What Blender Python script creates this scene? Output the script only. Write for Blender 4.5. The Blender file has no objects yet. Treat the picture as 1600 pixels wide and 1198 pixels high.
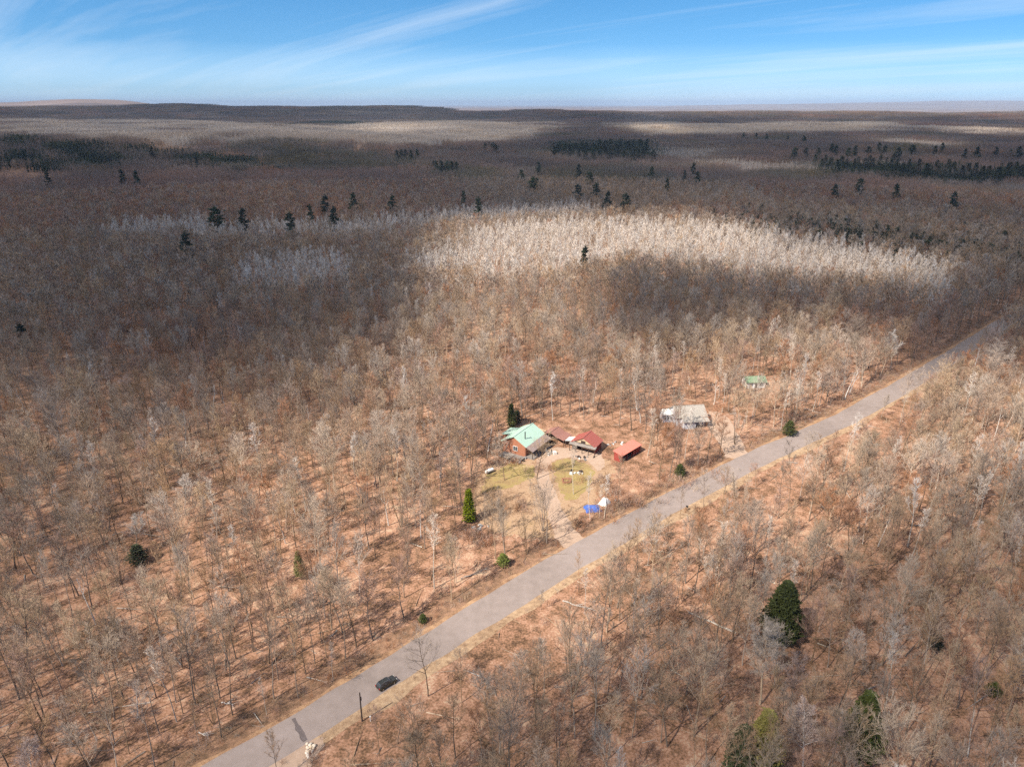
import bpy, bmesh, math, random
import numpy as np
from mathutils import Vector, Matrix

# ------------------------------------------------------------------ camera, world, sun
S = bpy.context.scene
C = S.collection
F = 1110.0; CAMH = 100.0; PITCH = math.atan(436 / F)
cam = bpy.data.objects.new('camera', bpy.data.cameras.new('camera')); C.objects.link(cam)
cam.location = (0, 0, CAMH); cam.rotation_euler = (math.pi / 2 - PITCH, 0, 0)
cam.data.lens = 36 * F / 1600; cam.data.sensor_width = 36
cam.data.clip_start = 1.0; cam.data.clip_end = 200000
S.camera = cam
SUN_AZ, SUN_EL = math.radians(42), math.radians(46)     # shadows fall along SUN_AZ (from +x towards +y)
sun = bpy.data.objects.new('sun', bpy.data.lights.new('sun', 'SUN')); C.objects.link(sun)
sun.data.energy = 5.0; sun.data.angle = math.radians(0.53); sun.data.color = (1.0, 0.90, 0.78)
to_sun = Vector((-math.cos(SUN_AZ) * math.cos(SUN_EL), -math.sin(SUN_AZ) * math.cos(SUN_EL), math.sin(SUN_EL)))
sun.rotation_euler = to_sun.to_track_quat('Z', 'Y').to_euler()
sun.location = (0, 0, 300)
W = bpy.data.worlds.new('World'); S.world = W; W.use_nodes = True
nt = W.node_tree; nt.nodes.clear()
def N(nt, t, **k):
    n = nt.nodes.new(t)
    for a, b in k.items(): setattr(n, a, b)
    return n
out = N(nt, 'ShaderNodeOutputWorld'); bg = N(nt, 'ShaderNodeBackground'); bg.inputs['Strength'].default_value = 0.12
sky = N(nt, 'ShaderNodeTexSky', sky_type='NISHITA', sun_disc=False)
sky.sun_elevation = SUN_EL; sky.sun_rotation = math.atan2(to_sun.x, to_sun.y)
sky.altitude = 400; sky.air_density = 1.0; sky.dust_density = 0.35; sky.ozone_density = 2.2
tc = N(nt, 'ShaderNodeTexCoord'); sep = N(nt, 'ShaderNodeSeparateXYZ')
nt.links.new(tc.outputs['Generated'], sep.inputs[0])
def M(nt, op, a, b=None, c=None):
    n = N(nt, 'ShaderNodeMath', operation=op)
    for i, v in enumerate((a, b, c)):
        if v is None: continue
        if isinstance(v, (int, float)): n.inputs[i].default_value = v
        else: nt.links.new(v, n.inputs[i])
    return n.outputs[0]
# the deep blue of clear dry air: sample the physical sky somewhat higher than the line of sight
zz = M(nt, 'MULTIPLY_ADD', sep.outputs[2], 1.5, 0.10)
cmb = N(nt, 'ShaderNodeCombineXYZ')
nt.links.new(sep.outputs[0], cmb.inputs[0]); nt.links.new(sep.outputs[1], cmb.inputs[1]); nt.links.new(zz, cmb.inputs[2])
nrm = N(nt, 'ShaderNodeVectorMath', operation='NORMALIZE'); nt.links.new(cmb.outputs[0], nrm.inputs[0])
nt.links.new(nrm.outputs[0], sky.inputs['Vector'])
hs = N(nt, 'ShaderNodeHueSaturation'); hs.inputs['Saturation'].default_value = 1.35; hs.inputs['Value'].default_value = 0.78
hs.inputs['Hue'].default_value = 0.495
nt.links.new(sky.outputs[0], hs.inputs['Color'])
# cirrus, laid out on a high flat layer
zc = M(nt, 'MAXIMUM', sep.outputs[2], 0.0); zc = M(nt, 'ADD', zc, 0.07)
u = M(nt, 'DIVIDE', sep.outputs[0], zc); v = M(nt, 'DIVIDE', sep.outputs[1], zc)
cv = N(nt, 'ShaderNodeCombineXYZ'); nt.links.new(u, cv.inputs[0]); nt.links.new(v, cv.inputs[1])
mp = N(nt, 'ShaderNodeMapping'); mp.inputs['Scale'].default_value = (0.13, 0.8, 1)
mr0 = N(nt, 'ShaderNodeMapping'); mr0.inputs['Rotation'].default_value = (0, 0, math.radians(50))
mp.inputs['Location'].default_value = (1.2, 0.4, 0)
nt.links.new(cv.outputs[0], mr0.inputs[0]); nt.links.new(mr0.outputs[0], mp.inputs[0])
nz = N(nt, 'ShaderNodeTexNoise'); nz.inputs['Scale'].default_value = 0.9; nz.inputs['Detail'].default_value = 7; nz.inputs['Roughness'].default_value = 0.58; nz.inputs['Distortion'].default_value = 0.5
nt.links.new(mp.outputs[0], nz.inputs['Vector'])
cr = N(nt, 'ShaderNodeMapRange'); cr.inputs['From Min'].default_value = 0.47; cr.inputs['From Max'].default_value = 0.80; cr.inputs['To Max'].default_value = 0.6
nt.links.new(nz.outputs[0], cr.inputs['Value'])
mx = N(nt, 'ShaderNodeMix', data_type='RGBA'); nt.links.new(cr.outputs[0], mx.inputs['Factor'])
nt.links.new(hs.outputs[0], mx.inputs['A']); mx.inputs['B'].default_value = (4.6, 4.9, 5.2, 1)
hz = N(nt, 'ShaderNodeMapRange'); hz.inputs['From Min'].default_value = 0.0; hz.inputs['From Max'].default_value = 0.07
hz.inputs['To Min'].default_value = 0.55; hz.inputs['To Max'].default_value = 0.0
nt.links.new(sep.outputs[2], hz.inputs['Value'])
mx2 = N(nt, 'ShaderNodeMix', data_type='RGBA'); nt.links.new(hz.outputs[0], mx2.inputs['Factor'])
nt.links.new(mx.outputs['Result'], mx2.inputs['A']); mx2.inputs['B'].default_value = (4.2, 5.5, 6.4, 1)
nt.links.new(mx2.outputs['Result'], bg.inputs[0]); nt.links.new(bg.outputs[0], out.inputs[0])
S.view_settings.view_transform = 'Standard'; S.view_settings.look = 'None'
S.view_settings.exposure = 0.94; S.view_settings.gamma = 1.0; S.view_settings.use_curve_mapping = False
cy = S.cycles
cy.max_bounces = 4; cy.diffuse_bounces = 2; cy.glossy_bounces = 2; cy.transmission_bounces = 2; cy.volume_bounces = 0
cy.transparent_max_bounces = 8; cy.use_denoising = False; cy.caustics_reflective = False; cy.caustics_refractive = False
try: cy.denoising_prefilter = 'FAST'
except Exception: pass

# ------------------------------------------------------------------ terrain
RNG = np.random.default_rng(7)
random.seed(7)
def smooth(a, b, x):
    t = np.clip((x - a) / (b - a), 0, 1); return t * t * (3 - 2 * t)
def ang(px): return math.atan((px - 800) / F)            # bearing of a picture column
BUMPS = [  # bearing column, distance, height, spread along bearing (m), spread in depth
    (330, 1500, 32, 520, 240), (640, 1350, 10, 240, 260), (150, 2400, -8, 700, 350), (-150, 1500, 16, 500, 300),
    (950, 2450, 22, 480, 330), (1250, 2900, 16, 700, 350), (1300, 1500, 8, 500, 260), (700, 2600, -12, 700, 500), (1700, 1700, 16, 400, 320),
    (120, 6200, 46, 1900, 800), (450, 6000, 50, 1250, 760), (640, 5600, 40, 560, 620), (-300, 5200, 45, 1600, 900),
    (880, 5200, 44, 560, 500), (1120, 5600, 30, 900, 420), (1400, 5200, 32, 1200, 450), (1750, 4700, 40, 900, 450),
    (40, 13000, 105, 2100, 1500), (210, 12000, 110, 900, 1200), (1500, 26000, 190, 6500, 2600), (1250, 22000, 100, 5000, 2000), (-300, 11000, 80, 2500, 1500)]
def H(x, y):
    x = np.asarray(x, float); y = np.asarray(y, float)
    r = np.hypot(x, y)
    z = np.zeros_like(r)
    a = smooth(650, 2200, r)
    n = (np.sin(x / 310 + 1.3) * np.cos(y / 270 + .4) + .6 * np.sin((x + y) / 170 + 2.1) + .5 * np.cos((x - 1.4 * y) / 235))
    z += a * n * (3.5 + 4.5 * smooth(1500, 4500, r))
    for c, d, h, w, dd in BUMPS:
        t = ang(c); cx, cy_ = d * math.sin(t), d * math.cos(t)
        s = (x - cx) * math.cos(t) - (y - cy_) * math.sin(t); q = (x - cx) * math.sin(t) + (y - cy_) * math.cos(t)
        z += h * np.exp(-(s / w) ** 2 - (q / dd) ** 2) * smooth(500, 900, r)
    return z
cP, sP = math.cos(PITCH), math.sin(PITCH)
def pj(x, y, z):
    z = z - CAMH
    d = y * cP - z * sP; u = y * sP + z * cP
    d = np.where(d < 1, 1, d)
    return 800 + F * x / d, 599 - F * u / d
def G(px, py, h=0.0):
    """the place in the landscape, h metres above the ground, that the picture shows at a pixel"""
    dx = (px - 800) / F; dy = (599 - py) / F
    X = dx; Y = cP + dy * sP; Z = -sP + dy * cP
    n = math.sqrt(X * X + Y * Y + Z * Z); X /= n; Y /= n; Z /= n
    if py > 400:
        t = (h - CAMH) / Z; return X * t, Y * t
    t = 300.0
    while t < 40000:
        if CAMH + Z * t < float(H(X * t, Y * t)) + h: break
        t *= 1.006
    return X * t, Y * t
def inpoly(px, py, poly):
    px = np.asarray(px); py = np.asarray(py); c = np.zeros(px.shape, bool)
    n = len(poly)
    for i in range(n):
        x1, y1 = poly[i]; x2, y2 = poly[(i + 1) % n]
        if y1 == y2: continue
        m = ((y1 > py) != (y2 > py)) & (px < (x2 - x1) * (py - y1) / (y2 - y1) + x1)
        c ^= m
    return c

# ------------------------------------------------------------------ materials
def mat(name, col, rough=0.85, var=0.15, scale=3.0, rnd=0.0, metal=0.0, spec=0.2, hue=0.0, col2=None, coords='Object'):
    m = bpy.data.materials.new(name); m.use_nodes = True; t = m.node_tree; b = t.nodes['Principled BSDF']
    b.inputs['Roughness'].default_value = rough; b.inputs['Metallic'].default_value = metal; b.inputs['Specular IOR Level'].default_value = spec
    tc = N(t, 'ShaderNodeTexCoord'); nz = N(t, 'ShaderNodeTexNoise'); nz.inputs['Scale'].default_value = scale; nz.inputs['Detail'].default_value = 4
    t.links.new(tc.outputs[coords], nz.inputs['Vector'])
    c2 = col2 or tuple(c * (1 - 2 * var) for c in col)
    mx = N(t, 'ShaderNodeMix', data_type='RGBA'); mr = N(t, 'ShaderNodeMapRange'); mr.inputs['From Min'].default_value = .35; mr.inputs['From Max'].default_value = .65
    t.links.new(nz.outputs[0], mr.inputs['Value']); t.links.new(mr.outputs[0], mx.inputs['Factor'])
    mx.inputs['A'].default_value = (*col, 1); mx.inputs['B'].default_value = (*c2, 1)
    o = mx.outputs['Result']
    if rnd:
        oi = N(t, 'ShaderNodeObjectInfo'); h = N(t, 'ShaderNodeHueSaturation')
        vv = M(t, 'MULTIPLY_ADD', oi.outputs['Random'], 2 * rnd, 1 - rnd); t.links.new(vv, h.inputs['Value'])
        r2 = M(t, 'MULTIPLY', oi.outputs['Random'], 7.13); r2 = M(t, 'FRACT', r2)
        ss = M(t, 'MULTIPLY_ADD', r2, 0.7, 0.65); t.links.new(ss, h.inputs['Saturation'])
        t.links.new(o, h.inputs['Color']); o = h.outputs[0]
    t.links.new(o, b.inputs['Base Color'])
    return m
MT = {}
MT['bark'] = mat('bark', (.24, .18, .13), rnd=.4, scale=2)
MT['twig'] = mat('twig', (.38, .275, .195), rnd=.3, scale=1)
MT['twig_grey'] = mat('twig_grey', (.44, .345, .255), rnd=.28, scale=1)
MT['twig_red'] = mat('twig_red', (.38, .225, .155), rnd=.22, scale=1)
MT['bark_pale'] = mat('bark_pale', (.55, .50, .43), rnd=.15, scale=5, var=.3)
MT['twig_pale'] = mat('twig_pale', (.66, .58, .50), rnd=.15, scale=1)
MT['bark_white'] = mat('bark_white', (.74, .70, .64), rnd=.1, scale=6, var=.25)
MT['needle'] = mat('needle', (.066, .078, .026), rnd=.12, scale=1.2, var=.25)
MT['needle_far'] = mat('needle_far', (.035, .05, .026), rnd=.3, scale=.5)
MT['needle_bright'] = mat('needle_bright', (.12, .14, .03), rnd=.15, scale=1.5, var=.25)
MT['needle_olive'] = mat('needle_olive', (.24, .21, .04), rnd=.1, scale=1.5, var=.25)
# far canopy tones
MT['far_grey'] = mat('far_grey', (.27, .20, .15), rnd=.25, scale=.08)
MT['far_red'] = mat('far_red', (.33, .21, .16), rnd=.2, scale=.08)
MT['far_pale'] = mat('far_pale', (.50, .42, .34), rnd=.15, scale=.08)
MT['far_olive'] = mat('far_olive', (.18, .15, .10), rnd=.2, scale=.08)
MT['far_fir'] = mat('far_fir', (.05, .06, .035), rnd=.25, scale=.08)

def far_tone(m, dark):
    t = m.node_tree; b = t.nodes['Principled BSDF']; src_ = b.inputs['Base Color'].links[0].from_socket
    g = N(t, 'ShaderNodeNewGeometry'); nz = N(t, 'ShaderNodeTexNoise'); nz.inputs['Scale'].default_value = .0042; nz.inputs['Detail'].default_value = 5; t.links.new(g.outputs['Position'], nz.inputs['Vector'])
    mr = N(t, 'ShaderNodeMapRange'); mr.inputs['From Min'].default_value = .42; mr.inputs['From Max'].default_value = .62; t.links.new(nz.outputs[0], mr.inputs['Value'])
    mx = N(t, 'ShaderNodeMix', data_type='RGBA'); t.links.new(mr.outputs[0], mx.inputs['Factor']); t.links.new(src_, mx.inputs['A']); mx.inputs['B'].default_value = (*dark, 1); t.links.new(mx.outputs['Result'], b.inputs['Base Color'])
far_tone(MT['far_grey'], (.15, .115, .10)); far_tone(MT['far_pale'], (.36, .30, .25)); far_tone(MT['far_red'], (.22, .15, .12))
def ground_mat(name, cols, scales=(0.05, 0.35, 2.2), w=(.4, .5, .5), bump=0.3, rough=.95, pos=None):
    m = bpy.data.materials.new(name); m.use_nodes = True; t = m.node_tree; b = t.nodes['Principled BSDF']
    b.inputs['Roughness'].default_value = rough; b.inputs['Specular IOR Level'].default_value = .1
    g = N(t, 'ShaderNodeNewGeometry'); acc = None; last = None
    for s, ww in zip(scales, w):
        nz = N(t, 'ShaderNodeTexNoise'); nz.inputs['Scale'].default_value = s; nz.inputs['Detail'].default_value = 6; nz.inputs['Roughness'].default_value = .6
        t.links.new(g.outputs['Position'], nz.inputs['Vector'])
        q = M(t, 'SUBTRACT', nz.outputs[0], .5); q = M(t, 'MULTIPLY', q, ww * 4); acc = q if acc is None else M(t, 'ADD', acc, q); last = nz
    acc = M(t, 'ADD', acc, .5)
    cr = N(t, 'ShaderNodeValToRGB'); t.links.new(acc, cr.inputs[0])
    while len(cr.color_ramp.elements) < len(cols): cr.color_ramp.elements.new(.5)
    for i, c in enumerate(cols):
        cr.color_ramp.elements[i].position = i / (len(cols) - 1) if pos is None else pos[i]; cr.color_ramp.elements[i].color = (*c, 1)
    t.links.new(cr.outputs[0], b.inputs['Base Color'])
    bp = N(t, 'ShaderNodeBump'); bp.inputs['Strength'].default_value = bump; bp.inputs['Distance'].default_value = .15
    t.links.new(last.outputs[0], bp.inputs['Height']); t.links.new(bp.outputs[0], b.inputs['Normal'])
    return m
MT['litter'] = ground_mat('leaf_litter', [(.085, .05, .03), (.18, .105, .062), (.29, .16, .10), (.36, .21, .14), (.42, .30, .20)], pos=[0, .28, .52, .75, 1])
MT['yard'] = ground_mat('dry_grass_yard', [(.16, .10, .06), (.28, .18, .11), (.37, .255, .165), (.30, .20, .11)])
MT['lawn'] = ground_mat('yellow_lawn', [(.19, .135, .065), (.29, .20, .10), (.26, .21, .075), (.36, .255, .15)])
MT['gravel'] = ground_mat('pale_gravel', [(.29, .20, .145), (.37, .27, .20), (.43, .32, .25)], scales=(.1, 1, 8), w=(.3, .3, .25))
MT['verge_tan'] = ground_mat('tan_verge', [(.20, .13, .08), (.33, .225, .14), (.45, .33, .21)], scales=(.15, 1, 6))
MT['verge_orange'] = ground_mat('orange_verge', [(.17, .10, .06), (.30, .18, .105), (.40, .26, .15)], scales=(.15, 1, 6))
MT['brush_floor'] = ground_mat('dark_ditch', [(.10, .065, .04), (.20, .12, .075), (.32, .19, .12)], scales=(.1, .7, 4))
MT['asphalt'] = ground_mat('worn_asphalt', [(.18, .148, .132), (.245, .203, .183), (.30, .25, .23)], scales=(.04, .5, 12), w=(.35, .25, .12), bump=.1, rough=.8)
MT['patch'] = mat('asphalt_patch', (.15, .125, .12), scale=4)

# ------------------------------------------------------------------ mesh helpers
class Geo:
    def __init__(s): s.v = []; s.f = []; s.m = []
    def cone(s, a, b, r, mi=0):
        a = np.asarray(a); d = np.asarray(b) - a; n = np.linalg.norm(d) + 1e-9; d = d / n
        k = np.array((0, 0, 1.)) if abs(d[2]) < .9 else np.array((1., 0, 0))
        p = np.cross(d, k); p /= np.linalg.norm(p); q = np.cross(d, p)
        i = len(s.v); t = random.random() * 2
        for j in range(3):
            an = t + j * 2.0944; s.v.append(tuple(a + r * (math.cos(an) * p + math.sin(an) * q)))
        s.v.append(tuple(np.asarray(b)))
        s.f += [(i, i + 1, i + 3), (i + 1, i + 2, i + 3), (i + 2, i, i + 3)]; s.m += [mi] * 3
    def tube(s, pts, rad, n=5, mi=0, cap=False):
        i0 = len(s.v); L = len(pts)
        for k in range(L):
            a = pts[max(0, k - 1)]; b = pts[min(L - 1, k + 1)]; d = b - a; d = d / (np.linalg.norm(d) + 1e-9)
            kx = np.array((1., 0, 0)) if abs(d[0]) < .8 else np.array((0, 1., 0))
            p = np.cross(d, kx); p /= np.linalg.norm(p); q = np.cross(d, p)
            for j in range(n):
                an = j * 2 * math.pi / n; s.v.append(tuple(pts[k] + rad[k] * (math.cos(an) * p + math.sin(an) * q)))
        for k in range(L - 1):
            for j in range(n):
                a = i0 + k * n + j; b = i0 + k * n + (j + 1) % n
                s.f.append((a, b, b + n, a + n)); s.m.append(mi)
        if cap: s.f.append(tuple(i0 + (L - 1) * n + j for j in range(n))); s.m.append(mi)
    def tri(s, a, b, c, mi=0):
        i = len(s.v); s.v += [tuple(a), tuple(b), tuple(c)]; s.f.append((i, i + 1, i + 2)); s.m.append(mi)
    def box(s, c, sz, mi=0, R=None, taper=1.0):
        i = len(s.v)
        for z in (-.5, .5):
            k = taper if z > 0 else 1
            for x, y in ((-.5, -.5), (.5, -.5), (.5, .5), (-.5, .5)):
                p = Vector((x * sz[0] * k, y * sz[1] * k, z * sz[2]))
                if R is not None: p = R @ p
                s.v.append((c[0] + p.x, c[1] + p.y, c[2] + p.z))
        s.f += [(i, i + 3, i + 2, i + 1), (i + 4, i + 5, i + 6, i + 7), (i, i + 1, i + 5, i + 4), (i + 1, i + 2, i + 6, i + 5), (i + 2, i + 3, i + 7, i + 6), (i + 3, i, i + 4, i + 7)]
        s.m += [mi] * 6
    def mesh(s, name, mats):
        me = bpy.data.meshes.new(name); me.from_pydata(s.v, [], s.f)
        for m in mats: me.materials.append(MT[m] if isinstance(m, str) else m)
        me.polygons.foreach_set('material_index', s.m); me.update(); return me
def join(*gs):
    o = Geo()
    for g, off in gs:
        i = len(o.v); o.v += g.v; o.f += [tuple(k + i for k in f) for f in g.f]; o.m += [m + off for m in g.m]
    return o
def link(name, me, parent=None, loc=(0, 0, 0), rz=0.0, **props):
    o = bpy.data.objects.new(name, me); C.objects.link(o); o.location = loc; o.rotation_euler = (0, 0, rz)
    if parent is not None: o.parent = parent
    for k, v_ in props.items():
        if v_ is not None: o[k] = v_
    return o
def part(name, g, mats, parent, **props):
    return link(name, g.mesh(name, mats if isinstance(mats, (list, tuple)) else [mats]), parent, **props)

# ------------------------------------------------------------------ ground
def build_ground():
    fw = np.radians(np.arange(-54, 54.01, .45)); bk = np.radians(np.arange(58, 306, 4))
    th = np.concatenate([fw, bk]); r = 15 * 1.03 ** np.arange(0, 288)
    T, Rr = np.meshgrid(th, r); X = Rr * np.sin(T); Y = Rr * np.cos(T); Z = H(X, Y)
    v = np.stack([X, Y, Z], -1).reshape(-1, 3); nt_ = len(th); nr = len(r)
    idx = np.arange(nt_ * nr).reshape(nr, nt_); a = idx[:-1]; b = idx[1:]
    a2 = np.roll(a, -1, 1); b2 = np.roll(b, -1, 1)
    f = np.stack([a, a2, b2, b], -1).reshape(-1, 4)
    me = bpy.data.meshes.new('ground'); n0 = len(v)
    me.from_pydata([tuple(q) for q in v] + [(0, 0, 0)], [], [tuple(int(k) for k in q) for q in f] + [(n0, int((j + 1) % nt_), int(j)) for j in range(nt_)])
    bm = bmesh.new(); bm.from_mesh(me); bmesh.ops.recalc_face_normals(bm, faces=bm.faces); bm.to_mesh(me); bm.free()
    if me.polygons[0].normal.z < 0: me.flip_normals()
    me.polygons.foreach_set('use_smooth', [True] * len(me.polygons))
    me.materials.append(MT['ground']); return link('ground', me, kind='structure')
def far_ground_mat():
    m = MT['litter'].copy(); m.name = 'forest_floor'; t = m.node_tree
    b = t.nodes['Principled BSDF']; src = b.inputs['Base Color'].links[0].from_socket
    g = N(t, 'ShaderNodeNewGeometry'); ln = N(t, 'ShaderNodeVectorMath', operation='LENGTH'); t.links.new(g.outputs['Position'], ln.inputs[0])
    # open farmland and woods of the plain beyond the last ridge
    mp = N(t, 'ShaderNodeMapping'); mp.inputs['Scale'].default_value = (.00035, .0009, 1); t.links.new(g.outputs['Position'], mp.inputs[0])
    nz = N(t, 'ShaderNodeTexNoise'); nz.inputs['Scale'].default_value = 1; nz.inputs['Detail'].default_value = 5; t.links.new(mp.outputs[0], nz.inputs['Vector'])
    cr = N(t, 'ShaderNodeValToRGB'); t.links.new(nz.outputs[0], cr.inputs[0]); e = cr.color_ramp.elements
    e[0].position = .38; e[0].color = (.10, .08, .075, 1); e[1].position = .68; e[1].color = (.36, .33, .30, 1)
    x = e.new(.5); x.color = (.26, .19, .165, 1)
    mr = N(t, 'ShaderNodeMapRange'); mr.inputs['From Min'].default_value = 8500; mr.inputs['From Max'].default_value = 9500; t.links.new(ln.outputs['Value'], mr.inputs['Value'])
    mx = N(t, 'ShaderNodeMix', data_type='RGBA'); t.links.new(mr.outputs[0], mx.inputs['Factor']); t.links.new(cr.outputs[0], mx.inputs['B'])
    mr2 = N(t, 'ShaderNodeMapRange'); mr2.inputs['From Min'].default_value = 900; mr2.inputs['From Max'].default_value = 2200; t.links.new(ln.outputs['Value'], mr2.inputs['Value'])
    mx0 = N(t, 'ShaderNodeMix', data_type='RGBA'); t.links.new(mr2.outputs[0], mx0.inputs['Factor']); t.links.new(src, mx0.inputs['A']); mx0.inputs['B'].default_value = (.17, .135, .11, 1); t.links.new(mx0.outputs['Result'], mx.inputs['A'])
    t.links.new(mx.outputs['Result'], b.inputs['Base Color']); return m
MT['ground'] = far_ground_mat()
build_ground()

def sheet(name, outline, z, m, jitter=.35, seg=1.0, **props):
    """a flat patch with an uneven edge"""
    pts = []
    n = len(outline)
    for i in range(n):
        a = np.array(outline[i]); b = np.array(outline[(i + 1) % n]); L = np.linalg.norm(b - a); k = max(1, int(L / seg))
        for j in range(k): pts.append(a + (b - a) * j / k + RNG.normal(0, jitter, 2) * (1 if j else .5))
    bm = bmesh.new(); vs = [bm.verts.new((p[0], p[1], z)) for p in pts]
    es = [bm.edges.new((vs[i], vs[(i + 1) % len(vs)])) for i in range(len(vs))]
    bmesh.ops.triangle_fill(bm, use_beauty=True, edges=es); bmesh.ops.recalc_face_normals(bm, faces=bm.faces)
    for f in bm.faces:
        if f.normal.z < 0: f.normal_flip()
    me = bpy.data.meshes.new(name); bm.to_mesh(me); bm.free(); me.materials.append(MT[m]); return link(name, me, **props)

RL = [(-110, 34), (-50, 85.5), (-39, 95), (-23, 111), (-8, 126), (12, 145), (38, 168), (69, 194), (109, 223), (143, 252), (186, 290), (230, 331), (285, 380), (360, 445), (450, 520)]
RR = [(-104, 27), (-45, 79.5), (-33.5, 90.5), (-19, 105), (-3.5, 119.5), (16, 138), (42, 161), (73, 187), (112.5, 216), (147, 245), (190.5, 284), (234.5, 325), (289.5, 374), (364.5, 439), (455, 514)]
RL = np.array(RL, float) + (.42, -.46); RR = np.array(RR, float)
def resample(P, n=220):
    d = np.r_[0, np.cumsum(np.hypot(*np.diff(P, axis=0).T))]; t = np.linspace(0, d[-1], n)
    return np.stack([np.interp(t, d, P[:, 0]), np.interp(t, d, P[:, 1])], -1)
L2, R2 = resample(RL, 420), resample(RR, 420); MID = (L2 + R2) / 2
nrmv = (R2 - L2) / np.linalg.norm(R2 - L2, axis=1)[:, None]       # towards the right-hand side
def wob(n, amp, k):
    w = RNG.normal(0, 1, n); ker = np.hanning(k); ker /= ker.sum(); w = np.convolve(w, ker, 'same'); return amp * w / (w.std() + 1e-9)
def strip(name, A, B, z, m, zb=None, cross=1, **props):
    n = len(A); v = []; f = []
    for i in range(n):
        for j in range(cross + 1):
            t = j / cross; p = A[i] * (1 - t) + B[i] * t; v.append((p[0], p[1], z if zb is None else z * (1 - t) + zb * t))
    for i in range(n - 1):
        for j in range(cross):
            a = i * (cross + 1) + j; f.append((a, a + 1, a + cross + 2, a + cross + 1))
    me = bpy.data.meshes.new(name); me.from_pydata(v, [], f); me.materials.append(MT[m]); me.update()
    if me.polygons[0].normal.z < 0: me.flip_normals()
    return link(name, me, **props)
n = len(MID)
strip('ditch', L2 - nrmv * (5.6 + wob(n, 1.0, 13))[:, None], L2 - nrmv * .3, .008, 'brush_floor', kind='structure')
strip('road_verge', L2 - nrmv * (1.5 + wob(n, .3, 7))[:, None], L2 + nrmv * .5, .014, 'verge_orange', kind='structure')
strip('road_verge', R2 - nrmv * .5, R2 + nrmv * (2.6 + wob(n, .55, 9))[:, None], .014, 'verge_tan', kind='structure')
el = L2 + nrmv * wob(n, .12, 7)[:, None]; er = R2 + nrmv * wob(n, .14, 7)[:, None]
road = strip('road', el, er, .06, 'asphalt', cross=4, kind='structure')
strip('road_shoulder', el - nrmv * .35, el, .016, 'asphalt', zb=.06, kind='structure')
strip('road_shoulder', er, er + nrmv * .35, .06, 'asphalt', zb=.016, kind='structure')
sheet('asphalt_patch', [(-38.6, 94.2), (-38.0, 94.5), (-37.0, 93.0), (-36.2, 92.2), (-35.2, 90.8), (-34.6, 89.9), (-35.1, 89.3), (-36.0, 90.2), (-36.7, 91.4), (-37.3, 91.9), (-37.7, 93.1)], .066, 'patch', jitter=.06, seg=.5, kind='structure')

def GP(l): return [G(*p) for p in l]
YARD_PX = [(742, 752), (765, 728), (795, 722), (832, 716), (880, 700), (905, 706), (940, 712), (958, 728), (955, 760), (925, 790), (905, 805), (900, 828), (905, 846), (882, 852), (850, 846), (820, 838), (775, 832), (748, 816), (738, 790)]
YARD = GP(YARD_PX)
sheet('yard', YARD, .006, 'yard', jitter=.7, kind='structure')
LAWN = GP([(862, 722), (885, 716), (915, 722), (930, 738), (922, 758), (900, 780), (884, 782), (874, 762), (866, 742)])
sheet('lawn', LAWN, .012, 'lawn', jitter=.35, kind='structure')
DRIVE = GP([(882, 856), (914, 842), (898, 828), (888, 812), (876, 792), (868, 766), (858, 746), (856, 728), (868, 718), (890, 714), (918, 720), (934, 736), (946, 728), (940, 708), (905, 702), (870, 698), (856, 700), (840, 714), (836, 734), (842, 756), (848, 780), (856, 806), (866, 834), (876, 850)])
sheet('gravel_driveway', DRIVE, .018, 'gravel', jitter=.22, kind='structure')
DRIVE2 = GP([(1134, 716), (1170, 716), (1160, 690), (1150, 672), (1140, 655), (1128, 645), (1108, 642), (1100, 652), (1108, 668), (1118, 684), (1128, 700)])
sheet('gravel_driveway', DRIVE2, .018, 'gravel', jitter=.25, kind='structure')
PULL = GP([(395, 1205), (430, 1178), (470, 1160), (505, 1150), (508, 1165), (490, 1185), (480, 1215), (440, 1225)])
sheet('gravel_pulloff', PULL, .018, 'gravel', jitter=.2, kind='structure')
sheet('lawn', GP([(762, 740), (800, 722), (838, 730), (834, 745), (800, 760), (770, 768), (748, 772)]), .012, 'lawn', jitter=.5, kind='structure')

# ------------------------------------------------------------------ bare trees
def rot_about(d, ang_, az):
    k = np.array((0, 0, 1.)) if abs(d[2]) < .95 else np.array((1., 0, 0))
    p = np.cross(d, k); p /= np.linalg.norm(p); q = np.cross(d, p)
    return d * math.cos(ang_) + (p * math.cos(az) + q * math.sin(az)) * math.sin(ang_)
def limb(g, p, d, L, r, steps, up, wobble, sides, mi, r1=.3):
    pts = [np.array(p, float)]; d = np.array(d, float)
    for i in range(steps):
        d = d + RNG.normal(0, wobble, 3) + np.array((0, 0, up)); d /= np.linalg.norm(d); pts.append(pts[-1] + d * L / steps)
    rad = [r * (1 - (1 - r1) * (i / steps)) for i in range(steps + 1)]
    if sides: g.tube(pts, rad, sides, mi)
    return pts, rad
def along(pts, t):
    x = t * (len(pts) - 1); i = min(int(x), len(pts) - 2); f = x - i
    d = pts[i + 1] - pts[i]; return pts[i] * (1 - f) + pts[i + 1] * f, d / np.linalg.norm(d)
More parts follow.
